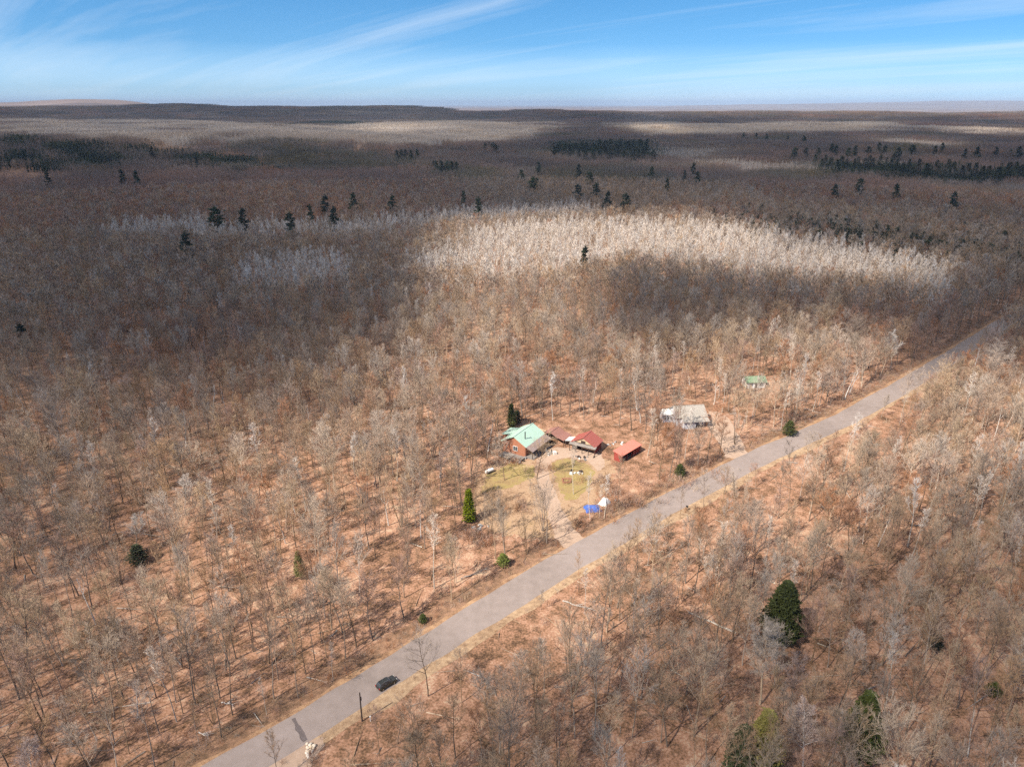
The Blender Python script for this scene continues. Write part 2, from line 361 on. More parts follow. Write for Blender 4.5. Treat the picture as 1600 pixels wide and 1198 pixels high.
FORMS = {  # height, crown base, limbs, limb angle, limb length, twigs richness, girth
    'maple': dict(h=15.5, t0=.38, n=17, a=.80, L=.33, up=.085, sub=7, tw=6, r=.14),
    'pole':  dict(h=16.5, t0=.52, n=12, a=.72, L=.24, up=.10, sub=6, tw=6, r=.11),
    'aspen': dict(h=16, t0=.50, n=13, a=.60, L=.17, up=.18, sub=5, tw=5, r=.12),
    'oak':   dict(h=16.5, t0=.38, n=20, a=1.05, L=.37, up=.08, sub=8, tw=8, r=.20),
    'full':  dict(h=15, t0=.34, n=22, a=1.0, L=.36, up=.09, sub=10, tw=13, r=.20),
    'young': dict(h=9,  t0=.25, n=12, a=.50, L=.30, up=.16, sub=5, tw=4, r=.06),
    'snag':  dict(h=12, t0=.45, n=6,  a=.60, L=.22, up=.10, sub=3, tw=1, r=.17)}
def tree(form, lod=0, lean=0.0):
    P = FORMS[form]; h = P['h'] * RNG.uniform(.9, 1.1); T, K = Geo(), Geo()
    stems = [(np.array((0, 0, 0.)), np.array((lean, 0, 1.)), h, P['r'])]
    if form == 'multi': pass
    build_stems(T, K, stems, P, lod); return T, K
def build_stems(T, K, stems, P, lod):
    for p0, d0, h, r in stems:
        pts, rad = limb(T, p0, d0 / np.linalg.norm(d0), h, r, 9 if lod == 0 else 4, .02, .045, 6 if lod == 0 else 3, 0, .12)
        nl = P['n'] if lod == 0 else max(5, int(P['n'] * .75)); az = RNG.uniform(0, 6)
        for i in range(nl):
            t = P['t0'] + (1 - P['t0']) * ((i + RNG.uniform(0, .8)) / nl) ** .9; t = min(t, .985)
            p, d = along(pts, t); az += 2.4 + RNG.normal(0, .3)
            s = (t - P['t0']) / (1 - P['t0']); L = h * P['L'] * (1.05 - .62 * s) * RNG.uniform(.7, 1.15)
            dd = rot_about(d, P['a'] * RNG.uniform(.75, 1.2) * (1 - .35 * s), az); rr = r * (1 - .88 * t) * .55 + .012
            lp, lr = limb(T, p, dd, L, rr, 4 if lod == 0 else 2, P['up'], .09, 4 if lod == 0 else 3, 0, .25)
            ns = P['sub'] if lod == 0 else max(3, int(P['sub'] * .7))
            for j in range(ns):
                u_ = .25 + .75 * (j + RNG.uniform(0, .9)) / ns; u_ = min(u_, .99); q, e = along(lp, u_)
                l2 = L * .48 * (1.15 - .55 * u_) * RNG.uniform(.7, 1.2); e2 = rot_about(e, RNG.uniform(.4, .85), RNG.uniform(0, 6.28)); e2[2] += .18; e2 /= np.linalg.norm(e2)
                if lod == 0:
                    bp_, _ = limb(K, q, e2, l2, .022, 2, .08, .10, 3, 0, .45)
                    for k in range(P['tw']):
                        w_ = .15 + .85 * (k + RNG.uniform(0, .9)) / P['tw']; a, b = along(bp_, min(w_, .99))
                        l3 = RNG.uniform(.5, 1.25) * (.5 + l2 * .3); f = rot_about(b, RNG.uniform(.3, .8), RNG.uniform(0, 6.28)); f[2] += .2; f /= np.linalg.norm(f)
                        K.cone(a, a + f * l3, .0165)
                        if P['tw'] > 2:
                            for _k in range(2):
                                a2 = a + f * l3 * RNG.uniform(.25, .8); f2 = rot_about(f, RNG.uniform(.4, .8), RNG.uniform(0, 6.28)); K.cone(a2, a2 + f2 * l3 * RNG.uniform(.35, .6), .0145)
                else:
                    K.cone(q, q + e2 * l2, .045)
                    for k in range(P['tw'] + 1):
                        a = q + e2 * l2 * RNG.uniform(.2, .9); f = rot_about(e2, RNG.uniform(.3, .8), RNG.uniform(0, 6.28)); f[2] += .2; f /= np.linalg.norm(f)
                        K.cone(a, a + f * RNG.uniform(.7, 1.5), .046)
def multi(lod=0, h=15, ns=6):
    T, K = Geo(), Geo(); P = dict(FORMS['pole']); P.update(n=9, t0=.4, a=.4, L=.22, sub=4, tw=4); st = []
    for i in range(ns):
        a = i * 6.28 / ns + RNG.uniform(-.3, .3); l = RNG.uniform(.10, .34)
        st.append((np.array((math.cos(a) * .25, math.sin(a) * .25, 0.)), np.array((math.cos(a) * l, math.sin(a) * l, 1.)), h * RNG.uniform(.75, 1.05), RNG.uniform(.07, .11)))
    build_stems(T, K, st, P, lod); return T, K
def brush(h=2.2, ns=16, spread=.5):
    g = Geo()
    for i in range(ns):
        a = RNG.uniform(0, 6.28); l = RNG.uniform(.1, spread); p = np.array((RNG.normal(0, .5), RNG.normal(0, .5), 0)); d = np.array((math.cos(a) * l, math.sin(a) * l, 1.)); d /= np.linalg.norm(d)
        hh = h * RNG.uniform(.5, 1.1); g.cone(p, p + d * hh, .022)
        for k in range(7):
            q = p + d * hh * RNG.uniform(.25, .9); f = rot_about(d, RNG.uniform(.3, .8), RNG.uniform(0, 6.28)); g.cone(q, q + f * hh * RNG.uniform(.15, .35), .015)
    return g
# crowns: each near form is kept as two meshes (trunk, crown); the woods use the same two joined
KIND_MATS = {'maple': ('bark', 'twig'), 'pole': ('bark', 'twig'), 'oak': ('bark', 'twig_grey'), 'aspen': ('bark_pale', 'twig_pale'), 'young': ('bark', 'twig'), 'snag': ('bark_white', 'bark_white'), 'multi': ('bark', 'twig_grey'), 'red': ('bark', 'twig_red'), 'greymaple': ('twig_grey', 'twig_grey'), 'blossom': ('bark_white', 'blossom'), 'dome': ('twig_grey', 'twig_grey'), 'white': ('bark_pale', 'twig_pale')}
MT['blossom'] = mat('blossom', (.60, .48, .42), rnd=.05, scale=2)
NEAR = []  # (kind, trunk mesh, crown mesh, joined geo, mats)
def add_form(kind, T, K):
    m = KIND_MATS[kind]
    NEAR.append((kind, T.mesh('trunk', [m[0]]), K.mesh('crown', [m[1]]), join((T, 0), (K, 1)), m))
for k in range(4): add_form('maple', *tree('maple', 0, RNG.uniform(-.06, .06)))
for k in range(2): add_form('red', *tree('maple', 0, RNG.uniform(-.06, .06)))
for k in range(2): add_form('greymaple', *tree('maple', 0, RNG.uniform(-.05, .05)))
for k in range(3): add_form('pole', *tree('pole', 0, RNG.uniform(-.09, .09)))
for k in range(2): add_form('aspen', *tree('aspen', 0, RNG.uniform(-.08, .08)))
for k in range(2): add_form('oak', *tree('oak'))
add_form('young', *tree('young')); add_form('young', *tree('young'))
add_form('snag', *tree('snag', 0, .12)); add_form('snag', *tree('snag', 0, -.08))
for k in range(2): add_form('multi', *multi())
add_form('blossom', *tree('full')); add_form('dome', *tree('full')); add_form('white', *tree('full'))
NIDX = {}
for i, q in enumerate(NEAR): NIDX.setdefault(q[0], []).append(i)
MIDI = {}; PROTO = []   # list of (geo, mats)
for q in NEAR: PROTO.append((q[3], q[4]))
def add_proto(key, g, mats): MIDI.setdefault(key, []).append(len(PROTO)); PROTO.append((g, mats))
for kind, fm, cnt in (('maple', 'maple', 3), ('red', 'maple', 2), ('greymaple', 'maple', 2), ('pole', 'pole', 2), ('aspen', 'aspen', 3), ('oak', 'oak', 1), ('snag', 'snag', 1)):
    for k in range(cnt): T, K = tree(fm, 1); add_proto('m_' + kind, join((T, 0), (K, 1)), KIND_MATS[kind])
# conifers
def conifer(h=14, w=3.0, n=900, s=.55, base=.12, irregular=0.0, droop=.15):
    T, K = Geo(), Geo(); pts, rad = limb(T, (0, 0, 0), (0, 0, 1.), h * .98, .018 * h * .6 + .04, 5, 0, .01, 5, 0, .1)
    nb = max(30, n // 12); az = RNG.uniform(0, 6)
    lobes = 1 + irregular * np.sin(np.arange(24) * 1.7 + RNG.uniform(0, 6)) * RNG.uniform(.5, 1, 24)
    for i in range(nb):
        t = base + (1 - base) * (i + RNG.uniform(0, 1)) / nb; az += 2.4; prof = (1 - t) ** .75 * (1 if t > base + .12 else .75)
        L = w * prof * RNG.uniform(.75, 1.12) * lobes[int(t * 23)] + .25; z = h * t
        dx, dy = math.cos(az), math.sin(az); up = .25 - droop * 2 * (1 - t)
        if L > .6: T.cone((0, 0, z), (dx * L * .9, dy * L * .9, z + up * L), .03)
        for k in range(12):
            u_ = RNG.uniform(.15, 1) ** .7; c = np.array((dx * L * u_, dy * L * u_, z + up * L * u_)) + RNG.normal(0, .16 * s + .05, 3) * (1, 1, .6)
            side = RNG.uniform(-1.1, 1.1); e = np.array((math.cos(az + side), math.sin(az + side), RNG.uniform(-.35, .25))); e /= np.linalg.norm(e)
            f = np.cross(e, (RNG.normal(0, .35), RNG.normal(0, .35), 1)); f /= np.linalg.norm(f); q = s * RNG.uniform(.6, 1.2)
            K.tri(c - f * q * .35, c + f * q * .35, c + e * q)
    return T, K
def pine(h=20, n=10, s=.8, fat=1.0):
    T, K = Geo(), Geo(); pts, rad = limb(T, (0, 0, 0), (RNG.normal(0, .03), 0, 1.), h * .97, .24, 5, 0, .02, 5, 0, .15); az = RNG.uniform(0, 6)
    for i in range(n):
        t = .30 + .68 * (i + .5) / n
        for b in range(4):
            az += 1.57 + RNG.normal(0, .5)
            if RNG.random() < .12: continue
            L = fat * 5.6 * (1.04 - t) ** .5 * RNG.uniform(.55, 1.15); p, _ = along(pts, t); dx, dy = math.cos(az), math.sin(az); p = p + np.array((0, 0, RNG.normal(0, .25)))
            T.cone(p, p + np.array((dx * L, dy * L, L * .12)), .05)
            for k in range(20):
                u_ = RNG.uniform(.3, 1.05); c = p + np.array((dx * L * u_, dy * L * u_, L * .12 * u_ + RNG.normal(0, .12))) + np.array((RNG.normal(0, .4), RNG.normal(0, .4), 0)) * (.5 + .5 * L / 3)
                e = RNG.normal(0, 1, 3) * (1, 1, .35) + np.array((dx * .6, dy * .6, .2)); e /= np.linalg.norm(e); f = np.cross(e, RNG.normal(0, 1, 3)); f /= np.linalg.norm(f); q = s * RNG.uniform(.8, 1.5)
                K.tri(c - f * q * .5, c + f * q * .5, c + e * q)
    for k in range(25):
        c = pts[-1] + RNG.normal(0, .4, 3); e = RNG.normal(0, 1, 3); e[2] = abs(e[2]); e /= np.linalg.norm(e); f = np.cross(e, RNG.normal(0, 1, 3)); f /= np.linalg.norm(f); K.tri(c - f * .3, c + f * .3, c + e * .8)
    return T, K
CON = {}
def add_con(key, T, K, mk, mt='bark'): CON.setdefault(key, []).append((T.mesh('trunk', [mt]), K.mesh('crown', [mk])))
for k in range(5): add_con('pine', *pine(20, RNG.integers(8, 12), .85, RNG.uniform(.75, 1.1)), 'needle_far')
for k in range(3): add_con('spruce_far', *conifer(17, 4.0, 800, 1.1, .15, .2), 'needle_far')
add_con('spruce', *conifer(9, 1.7, 3000, .42, .06, .05), 'needle_bright')
add_con('cedar', *conifer(18, 4.6, 12000, .6, .08, .12, .05), 'needle')
add_con('hemlock', *conifer(18, 3.6, 6000, .6, .15, .25, .1), 'needle')
add_con('yellow', *conifer(15, 3.1, 7000, .5, .15, .15, .05), 'needle_olive')
add_con('bushfir', *conifer(3.2, 1.6, 1200, .38, .05, .2, 0), 'needle_bright')
add_con('juniper', *conifer(4.2, 1.9, 1500, .40, .05, .3, 0), 'needle')
for k in range(2): T, K = conifer(15, 2.6, 420, 1.1, .12, .2); add_proto('fir', join((T, 0), (K, 1)), ('bark', 'needle_far'))
for k in range(2): g = brush(); add_proto('brush', g, ('twig_red',))
g = brush(1.4, 14, .9); add_proto('brush', g, ('twig_grey',))
for k in range(4):
    g = Geo(); L_ = RNG.uniform(3, 7); g.cone((0, 0, .15), (L_, RNG.normal(0, .3), .3), .13)
    for q in range(4): a = RNG.uniform(.3, .95) * L_; g.cone((a, 0, .2), (a + RNG.uniform(.2, .8), RNG.normal(0, .8), RNG.uniform(.1, .9)), .035)
    add_proto('dead', g, (('twig_grey', 'bark', 'bark_pale', 'bark')[k],))
# patches of woodland seen from afar
def patch(size, n, kind, coarse):
    g = Geo()
    k = int(math.sqrt(n)); cell = size / k
    for i in range(k):
        for j in range(k):
            x = (i + RNG.uniform(-.1, 1.1)) * cell - size / 2; y = (j + RNG.uniform(-.1, 1.1)) * cell - size / 2; s = RNG.uniform(.75, 1.15)
            if kind == 'fir' :
                h = 16 * s
                for q in range(10 if not coarse else 5):
                    t = RNG.uniform(.1, .95); a = RNG.uniform(0, 6.28); L = 3.2 * (1 - t) + .6; g.cone((x, y, h * (t * .9 + .08)), (x + math.cos(a) * L, y + math.sin(a) * L, h * t - .5), .9)
                g.cone((x, y, 0), (x, y, h), .5)
            elif kind == 'aspen':
                h = 15 * s; g.cone((x, y, 0), (x + RNG.normal(0, .5), y, h), .17 if not coarse else .45)
                for q in range(14 if not coarse else 5):
                    z = h * RNG.uniform(.4, .9); a = RNG.uniform(0, 6.28); L = RNG.uniform(1.2, 2.6); g.cone((x, y, z), (x + math.cos(a) * L * .5, y + math.sin(a) * L * .5, z + L), .11 if not coarse else .3)
            else:
                h = 15 * s; R_ = RNG.uniform(2.2, 3.6)
                g.cone((x, y, 0), (x, y, h * .9), .2)
                m = 46 if not coarse else 9
                for q in range(m):
                    a = RNG.uniform(0, 6.28); t = RNG.uniform(0, 1); rr = R_ * math.sqrt(RNG.uniform(0, 1)) * (.55 + .45 * math.sin(t * 3)); z = h * (.45 + .5 * t)
                    b = np.array((x + math.cos(a) * rr * .75, y + math.sin(a) * rr * .75, z)); d = np.array((math.cos(a) * rr / R_ * .8 + RNG.normal(0, .25), math.sin(a) * rr / R_ * .8 + RNG.normal(0, .25), 1.0)); d /= np.linalg.norm(d)
                    L = RNG.uniform(1.2, 2.6) if not coarse else RNG.uniform(2, 4)
                    g.cone(b, b + d * L, .085 if not coarse else .42)
    return g
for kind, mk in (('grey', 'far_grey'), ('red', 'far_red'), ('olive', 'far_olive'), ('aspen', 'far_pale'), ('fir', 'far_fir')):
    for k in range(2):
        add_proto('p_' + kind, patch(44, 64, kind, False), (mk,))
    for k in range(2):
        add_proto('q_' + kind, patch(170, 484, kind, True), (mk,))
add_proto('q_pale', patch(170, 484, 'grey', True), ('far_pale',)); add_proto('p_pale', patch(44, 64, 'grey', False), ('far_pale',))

# ------------------------------------------------------------------ where the kinds of woodland stand
ASPEN = [[(712, 385), (735, 362), (800, 352), (900, 346), (1080, 350), (1200, 364), (1350, 390), (1490, 416), (1475, 442), (1300, 436), (1150, 428), (1060, 412), (985, 405), (890, 425), (760, 437), (715, 415)],
         [(330, 360), (450, 348), (520, 352), (640, 342), (720, 330), (900, 322), (960, 330), (890, 340), (700, 350), (640, 362), (520, 372), (300, 372)],
         [(110, 368), (200, 350), (330, 345), (330, 362), (200, 372)],
         [(362, 430), (380, 410), (440, 400), (520, 398), (560, 412), (545, 440), (450, 455), (370, 455)],
         [(640, 400), (712, 390), (715, 425), (660, 425)],
         [(1390, 452), (1480, 445), (1490, 470), (1440, 480)],
         [(1100, 250), (1250, 255), (1370, 265), (1370, 270), (1200, 266), (1100, 259)],
         [(1010, 232), (1120, 230), (1130, 246), (1010, 246)], [(1340, 255), (1440, 250), (1440, 260), (1340, 262)],
         [(1370, 217), (1440, 218), (1500, 226), (1480, 231), (1400, 225)]]
PALE = [[(0, 186), (200, 188), (420, 192), (700, 190), (860, 192), (900, 198), (820, 214), (800, 222), (620, 226), (440, 216), (260, 228), (200, 216), (0, 210)],
        [(1010, 212), (1060, 196), (1200, 190), (1400, 192), (1450, 200), (1400, 206), (1200, 207)], [(960, 194), (1040, 192), (1100, 206), (1000, 206)], [(1440, 202), (1600, 202), (1700, 210), (1500, 210)]]
REDD = [[(-200, 280), (0, 276), (200, 275), (420, 258), (640, 262), (720, 290), (780, 330), (640, 342), (450, 342), (300, 352), (0, 370), (-200, 370)],
        [(1150, 285), (1400, 290), (1600, 310), (1700, 340), (1500, 330), (1200, 320)], [(1000, 325), (1100, 320), (1260, 350), (1340, 380), (1200, 360)]]
OLIVE = [[(330, 262), (420, 225), (560, 232), (700, 256), (900, 300), (1000, 320), (760, 320), (660, 262), (500, 266)], [(820, 262), (1000, 262), (1100, 290), (1000, 320), (850, 300)]]
FIR = [([(-200, 212), (0, 213), (250, 226), (350, 240), (420, 262), (300, 268), (130, 256), (0, 254), (-200, 255)], .55),
       ([(1090, 335), (1300, 345), (1480, 372), (1620, 385), (1700, 420), (1600, 412), (1400, 390), (1200, 362)], .45),
       ([(1270, 250), (1420, 256), (1600, 262), (1700, 262), (1700, 285), (1500, 282), (1380, 276), (1290, 262)], .8),
       ([(870, 222), (1015, 220), (1024, 244), (930, 246), (860, 236)], .85),
       ([(430, 190), (560, 190), (560, 196), (430, 196)], .8)]
MARSH = [(-300, 256), (60, 256), (135, 262), (120, 272), (0, 275), (-300, 276)]
def kinds(x, y, hgt=11):
    px, py = pj(x, y, H(x, y) + hgt); u_ = RNG.random(px.shape); px = px + RNG.normal(0, 9, px.shape); py = py + RNG.normal(0, 1, py.shape) * np.clip((py - 200) / 45, .4, 4.5)
    k = np.full(px.shape, 'grey', dtype='<U6')
    nn = np.sin(x / 90.) * np.cos(y / 120. + 1) + .6 * np.sin((x - y) / 57.)
    k[(u_ < .16)] = 'red'; k[(nn > .9) & (u_ < .7)] = 'olive'; k[(nn < -1.0) & (u_ < .6)] = 'red'
    for p in REDD: k[inpoly(px, py, p) & (u_ < .85)] = 'red'
    for p in OLIVE: k[inpoly(px, py, p) & (u_ < .85)] = 'olive'
    for p in PALE: k[inpoly(px, py, p) & (u_ < .9)] = 'pale'
    for p in ASPEN: k[inpoly(px, py, p) & (u_ < .93)] = 'aspen'
    for p, w in FIR: k[inpoly(px, py, p) & (u_ < w)] = 'fir'
    k[inpoly(px, py, MARSH)] = 'none'
    return k, px, py
# keep-clear areas near the road and the yards
def dist_road(x, y):
    d = np.full(x.shape, 1e9); sd = np.zeros(x.shape)
    for i in range(0, len(MID) - 1, 2):
        ex = x - MID[i, 0]; ey = y - MID[i, 1]; q = np.hypot(ex, ey); m = q < d; d = np.where(m, q, d); sd = np.where(m, ex * nrmv[i, 0] + ey * nrmv[i, 1], sd)
    return d, sd
CLEAR = [YARD, DRIVE, DRIVE2, PULL, GP([(775, 735), (778, 690), (800, 668), (880, 655), (950, 672), (1010, 690), (1010, 722), (960, 735)]), GP([(1030, 668), (1032, 640), (1060, 628), (1105, 628), (1110, 660), (1072, 676)]), GP([(1152, 610), (1155, 590), (1205, 590), (1208, 612)])]
THIN = [GP([(1030, 650), (1110, 650), (1105, 712), (1035, 712)]), GP([(1150, 600), (1210, 600), (1212, 662), (1150, 662)]), GP([(895, 742), (1015, 722), (1010, 800), (900, 830)]), GP([(710, 812), (752, 812), (758, 905), (706, 905)]), GP([(450, 895), (492, 895), (500, 960), (445, 960)]), GP([(200, 885), (235, 885), (240, 930), (195, 930)]), GP([(1170, 1000), (1250, 1000), (1240, 1120), (1170, 1130)]), GP([(785, 668), (812, 668), (815, 690), (785, 690)])]
def clear_ok(x, y, grow=0):
    ok = np.ones(x.shape, bool)
    for p in CLEAR: ok &= ~inpoly(x, y, p)
    u_ = RNG.random(x.shape)
    for p in THIN: ok &= ~(inpoly(x, y, p) & (u_ < .85))
    d, sd = dist_road(x, y); ok &= ~((sd < 0) & (d < 7.0 + grow)); ok &= ~((sd >= 0) & (d < 7.6 + grow)); return ok

# ------------------------------------------------------------------ the trees one can tell apart
LAND = [('the black car', -23.4, 101.6), ('the wooden utility pole', -26, 93.8), ('the pale boulder pile', -33.5, 87), ('the dark patch across the road', -37, 92.4),
        ('the mint-roofed house', 4, 199), ('the red-roofed garage', 23, 198), ('the red-roofed long shed', 35.5, 194), ('the grey house', 58, 220), ('the white gas tank', -6.4, 184),
        ('the blue tarp', 21.5, 164), ('the mouth of the gravel driveway', 14, 149), ('the second gravel driveway', 74, 197), ('the lone yellow-green spruce', -11, 158),
        ('the big dark cedar', 41, 117), ('the domed pale oak', 32, 97.5), ('the green-roofed cabin', 92, 251), ('the small bright fir by the ditch', -2.6, 141), ('the yellow-topped conifer', 29, 80),
        ('the pink-grey blossoming tree', 37, 78), ('the dark hemlock', 46, 80), ('the small yellow-green pine in the woods', -40, 141), ('the fallen pale log', 34, 112), ('the forked white birch', -46.5, 97),
        ('the white-crowned tree in the left woods', -61, 110), ('the pair of white crowns', -76, 168), ('the fire pit', 15.5, 178), ('the roadside mailbox', 46.4, 163.5), ('the green juniper by the road', 79, 210),
        ('the dead white snag', -69, 123), ('the tilting pale trunk', -50, 95)]
LOOK = {'maple': 'bare brown-grey maple', 'red': 'bare reddish-brown maple', 'greymaple': 'bare pale-grey hardwood', 'pole': 'tall slender bare tree', 'aspen': 'white-barked bare birch', 'oak': 'broad grey bare oak',
        'young': 'small thin bare sapling', 'snag': 'dead whitish snag', 'multi': 'many-stemmed bare tree', 'blossom': 'pink-grey full-crowned bare tree', 'dome': 'domed grey bare tree', 'white': 'white-crowned bare tree'}
ORD = ['nearest', 'second nearest', 'third nearest', 'fourth nearest', 'fifth nearest', 'sixth nearest', 'seventh nearest', 'eighth nearest', 'ninth nearest', 'tenth nearest', 'eleventh nearest', 'twelfth nearest', 'thirteenth nearest', 'fourteenth nearest', 'fifteenth nearest', 'sixteenth nearest', 'seventeenth nearest', 'eighteenth nearest']
TREES = []   # kind, x, y, scale, label or None
def P_(kind, px, py, sc=1.0, label=None): x, y = G(px, py); TREES.append([kind, x, y, sc, label])
for px, py in [(65, 1162), (45, 987), (119, 990), (206, 966), (264, 937), (210, 1050), (286, 1115), (360, 1056), (395, 1015), (346, 1152), (180, 1164), (202, 1177), (137, 1198), (242, 1198), (249, 1145), (367, 987), (396, 1018), (435, 1062), (478, 1053), (492, 1036), (510, 1027), (466, 1090), (540, 1029),
               (524, 721), (583, 723), (638, 700), (608, 800), (603, 852), (568, 873), (763, 725), (688, 721), (697, 760), (514, 854), (527, 871), (757, 819), (789, 862), (996, 890), (1098, 824), (1230, 804), (1042, 914), (1166, 875), (966, 800), (1114, 944), (1258, 997), (1492, 966), (1317, 1156), (1430, 1087), (1522, 1081), (1511, 791)]:
    P_('pole', px, py, random.uniform(.8, 1.1))
for px, py in [(96, 965), (275, 1097), (306, 1101), (420, 1036), (503, 1005), (583, 1000), (546, 744), (614, 710), (629, 802), (649, 824), (664, 794), (587, 871), (680, 873), (711, 819), (676, 729), (774, 873), (1012, 882), (977, 912), (1193, 856), (1116, 944), (1071, 911), (1088, 881), (1151, 935), (1172, 918), (1019, 920), (1153, 934), (1572, 1006), (1419, 1125), (1512, 966), (1138, 642), (669, 1087)]:
    P_(random.choice(['maple', 'maple', 'red', 'greymaple']), px, py, random.uniform(.8, 1.1))
P_('aspen', 417, 1116, .45, 'small forked white birch beside the ditch, lower left of the car'); P_('aspen', 521, 1062, .5, 'thin single white birch at the ditch edge above the car')
P_('aspen', 276, 1127, .95, 'tall white-trunked birch leaning in the lower left woods'); P_('aspen', 352, 1017, .8, 'slim pale birch with a crooked top in the left woods')
P_('aspen', 922, 811, .8, 'white birch rising right in front of the blue tarp'); P_('aspen', 944, 810, .8, 'white birch just right of the blue tarp'); P_('aspen', 936, 808, .6, 'smallest of the white birches around the tarps')
P_('aspen', 896, 772, .95, 'tall pale twin-stemmed tree standing on the yellow lawn'); P_('aspen', 1128, 644, .9, 'pale straight birch behind the second driveway'); P_('aspen', 1123, 621, .85, 'pale birch farthest up behind the second driveway')
P_('aspen', 1220, 672, .85, 'pale birch leaning right near the juniper'); P_('aspen', 1240, 650, .8, 'leaning pale birch behind the juniper')
P_('multi', 848, 829, 1.0, 'big many-stemmed bare tree fanning out beside the gravel driveway'); P_('multi', 334, 1131, .6, 'clump of thin stems low in the left woods near the ditch')
P_('multi', 1150, 812, .95, 'many-stemmed bare tree leaning over the far road edge'); P_('multi', 1381, 1001, .8, 'dark forked bare tree shaped like a wide V')
P_('multi', 1148, 694, .8, 'many-stemmed tree at the corner of the second driveway')
P_('white', 184, 1033, .60, 'small tree with a round white crown in the left woods'); P_('dome', 1187, 1100, 1.02, 'broad domed pale grey oak in front of the dark cedar')
P_('oak', 788, 750, .8, 'slender wide-topped bare tree left of the house deck'); P_('oak', 839, 748, .85, 'bare forked tree at the gravel edge in front of the house'); P_('pole', 737, 756, 1.0, 'bare leaning tree next to the white gas tank')
TREES.append(['blossom', *G(1275, 1103, 13.5), .82, 'pink-grey full-crowned tree at the bottom edge of the photo']); P_('white', 290, 805, .6, 'left one of two white-crowned trees in the upper left woods'); P_('white', 322, 800, .6, 'right one of two white-crowned trees in the upper left woods')
P_('blossom', 55, 1245, .7, 'pinkish white crown in the bottom left corner')
for px_, py_, sc_, lb in ((205, 820, .55, 'small white-crowned tree among grey ones in the upper left woods'), (130, 735, .6, 'pale-crowned tree near the left edge, above mid height'), (660, 585, .75, 'broad pale-crowned tree at the edge of the cloud shade'), (490, 575, .7, 'whitish crown just inside the cloud shade'), (745, 545, .7, 'pale crown on the sunlit slope behind the house'), (95, 700, .7, 'pale crown by the left edge in half shade'), (1400, 535, .9, 'wide pale crown beside the far bend of the road'), (250, 650, .7, 'pale full crown where the left woods turn dark')):
    TREES.append(['white', *G(px_, py_, 13 * sc_), sc_, lb])
P_('snag', 150, 975, .95, 'dead white forked snag in the left woods'); P_('snag', 215, 1120, .8, 'broken white snag in the lower left woods'); P_('snag', 1511, 1182, .8, 'pale dead tree with stubby limbs at the lower right')
P_('maple', 437, 1218, .62, 'dark bare tree overlapping the road at the bottom edge'); P_('multi', 1114, 948, 1.05, 'tall twin-stemmed bare tree in the woods right of the road')
P_('pole', 946, 809, .8); P_('pole', 1062, 811, .55, 'thin bare sapling on the road verge beside the mailbox'); P_('maple', 1016, 640, .85)
P_('aspen', 452, 620, .9); P_('aspen', 742, 600, .9, 'solitary tall white tree above the spruce behind the house'); P_('greymaple', 655, 655, 1.0); P_('greymaple', 490, 640, 1.0)
placed = np.array([(t[1], t[2]) for t in TREES])

# random trees around them: jittered rows with a minimum distance
def scatter(r0, r1, cell, half=46):
    xs = np.arange(-r1, r1, cell); ys = np.arange(0, r1, cell); X, Y = np.meshgrid(xs, ys); X = X.ravel() + RNG.uniform(-.48, .48, X.size) * cell; Y = Y.ravel() + RNG.uniform(-.48, .48, Y.size) * cell
    r = np.hypot(X, Y); a = np.degrees(np.arctan2(X, Y)); m = (r >= r0) & (r < r1) & (np.abs(a) < half); return X[m], Y[m]
X, Y = scatter(28, 360, 4.8, 52); m = clear_ok(X, Y)
for px_, py_ in placed: m &= np.hypot(X - px_, Y - py_) > 3.2
X, Y = X[m], Y[m]
px, py = pj(X, Y, 8.0); m = (px > -260) & (px < 1860) & (py < 1700); X, Y = X[m], Y[m]
d_, sd_ = dist_road(X, Y); wide = np.where(Y < 215, 20, np.where(Y < 260, 13, 8.5))
rn_ = RNG.random(len(X)); m = ~((sd_ >= 0) & (d_ < wide) & (rn_ > .22)); X, Y, RS = X[m], Y[m], np.where((sd_ >= 0) & (d_ < wide), .6, 1.0)[m]
u_ = RNG.random(len(X)); dens = np.sin(X / 17) * np.cos(Y / 21) + .5 * np.sin((X + Y) / 9); m = u_ > np.where(dens < -.7, .42, .10); X, Y, RS = X[m], Y[m], RS[m]
cl = np.sin(X / 26 + 1) + np.cos(Y / 33 + X / 50); r = RNG.random(len(X)); knd = []
for i in range(len(X)):
    a = r[i]
    if a < .03: knd.append('snag')
    elif a < .07: knd.append('aspen')
    elif a < .13: knd.append('oak')
    elif a < .22: knd.append('young')
    elif a < .25: knd.append('multi')
    elif a < .25 + .3 * (cl[i] < .3): knd.append('greymaple')
    elif a < .60: knd.append('red' if cl[i] > .9 else 'pole')
    else: knd.append('maple' if a < .88 else 'red')
px, py = pj(X, Y, 0.0); py2 = pj(X, Y, 15.0)[1]
inside = (px > 0) & (px < 1600) & (py2 < 1190)
vis = np.where(inside, np.clip(py, 0, 1250) - py2, 0)
room = 300 - len(TREES)
order = np.argsort(-vis); pick = set(order[:room].tolist())
IND = [list(t) for t in TREES]
NSTUFF = []
for i in range(len(X)):
    sc = RNG.uniform(.72, 1.08) * RS[i]
    if i in pick: IND.append([knd[i], X[i], Y[i], sc, None])
    else: NSTUFF.append((knd[i], X[i], Y[i], sc))
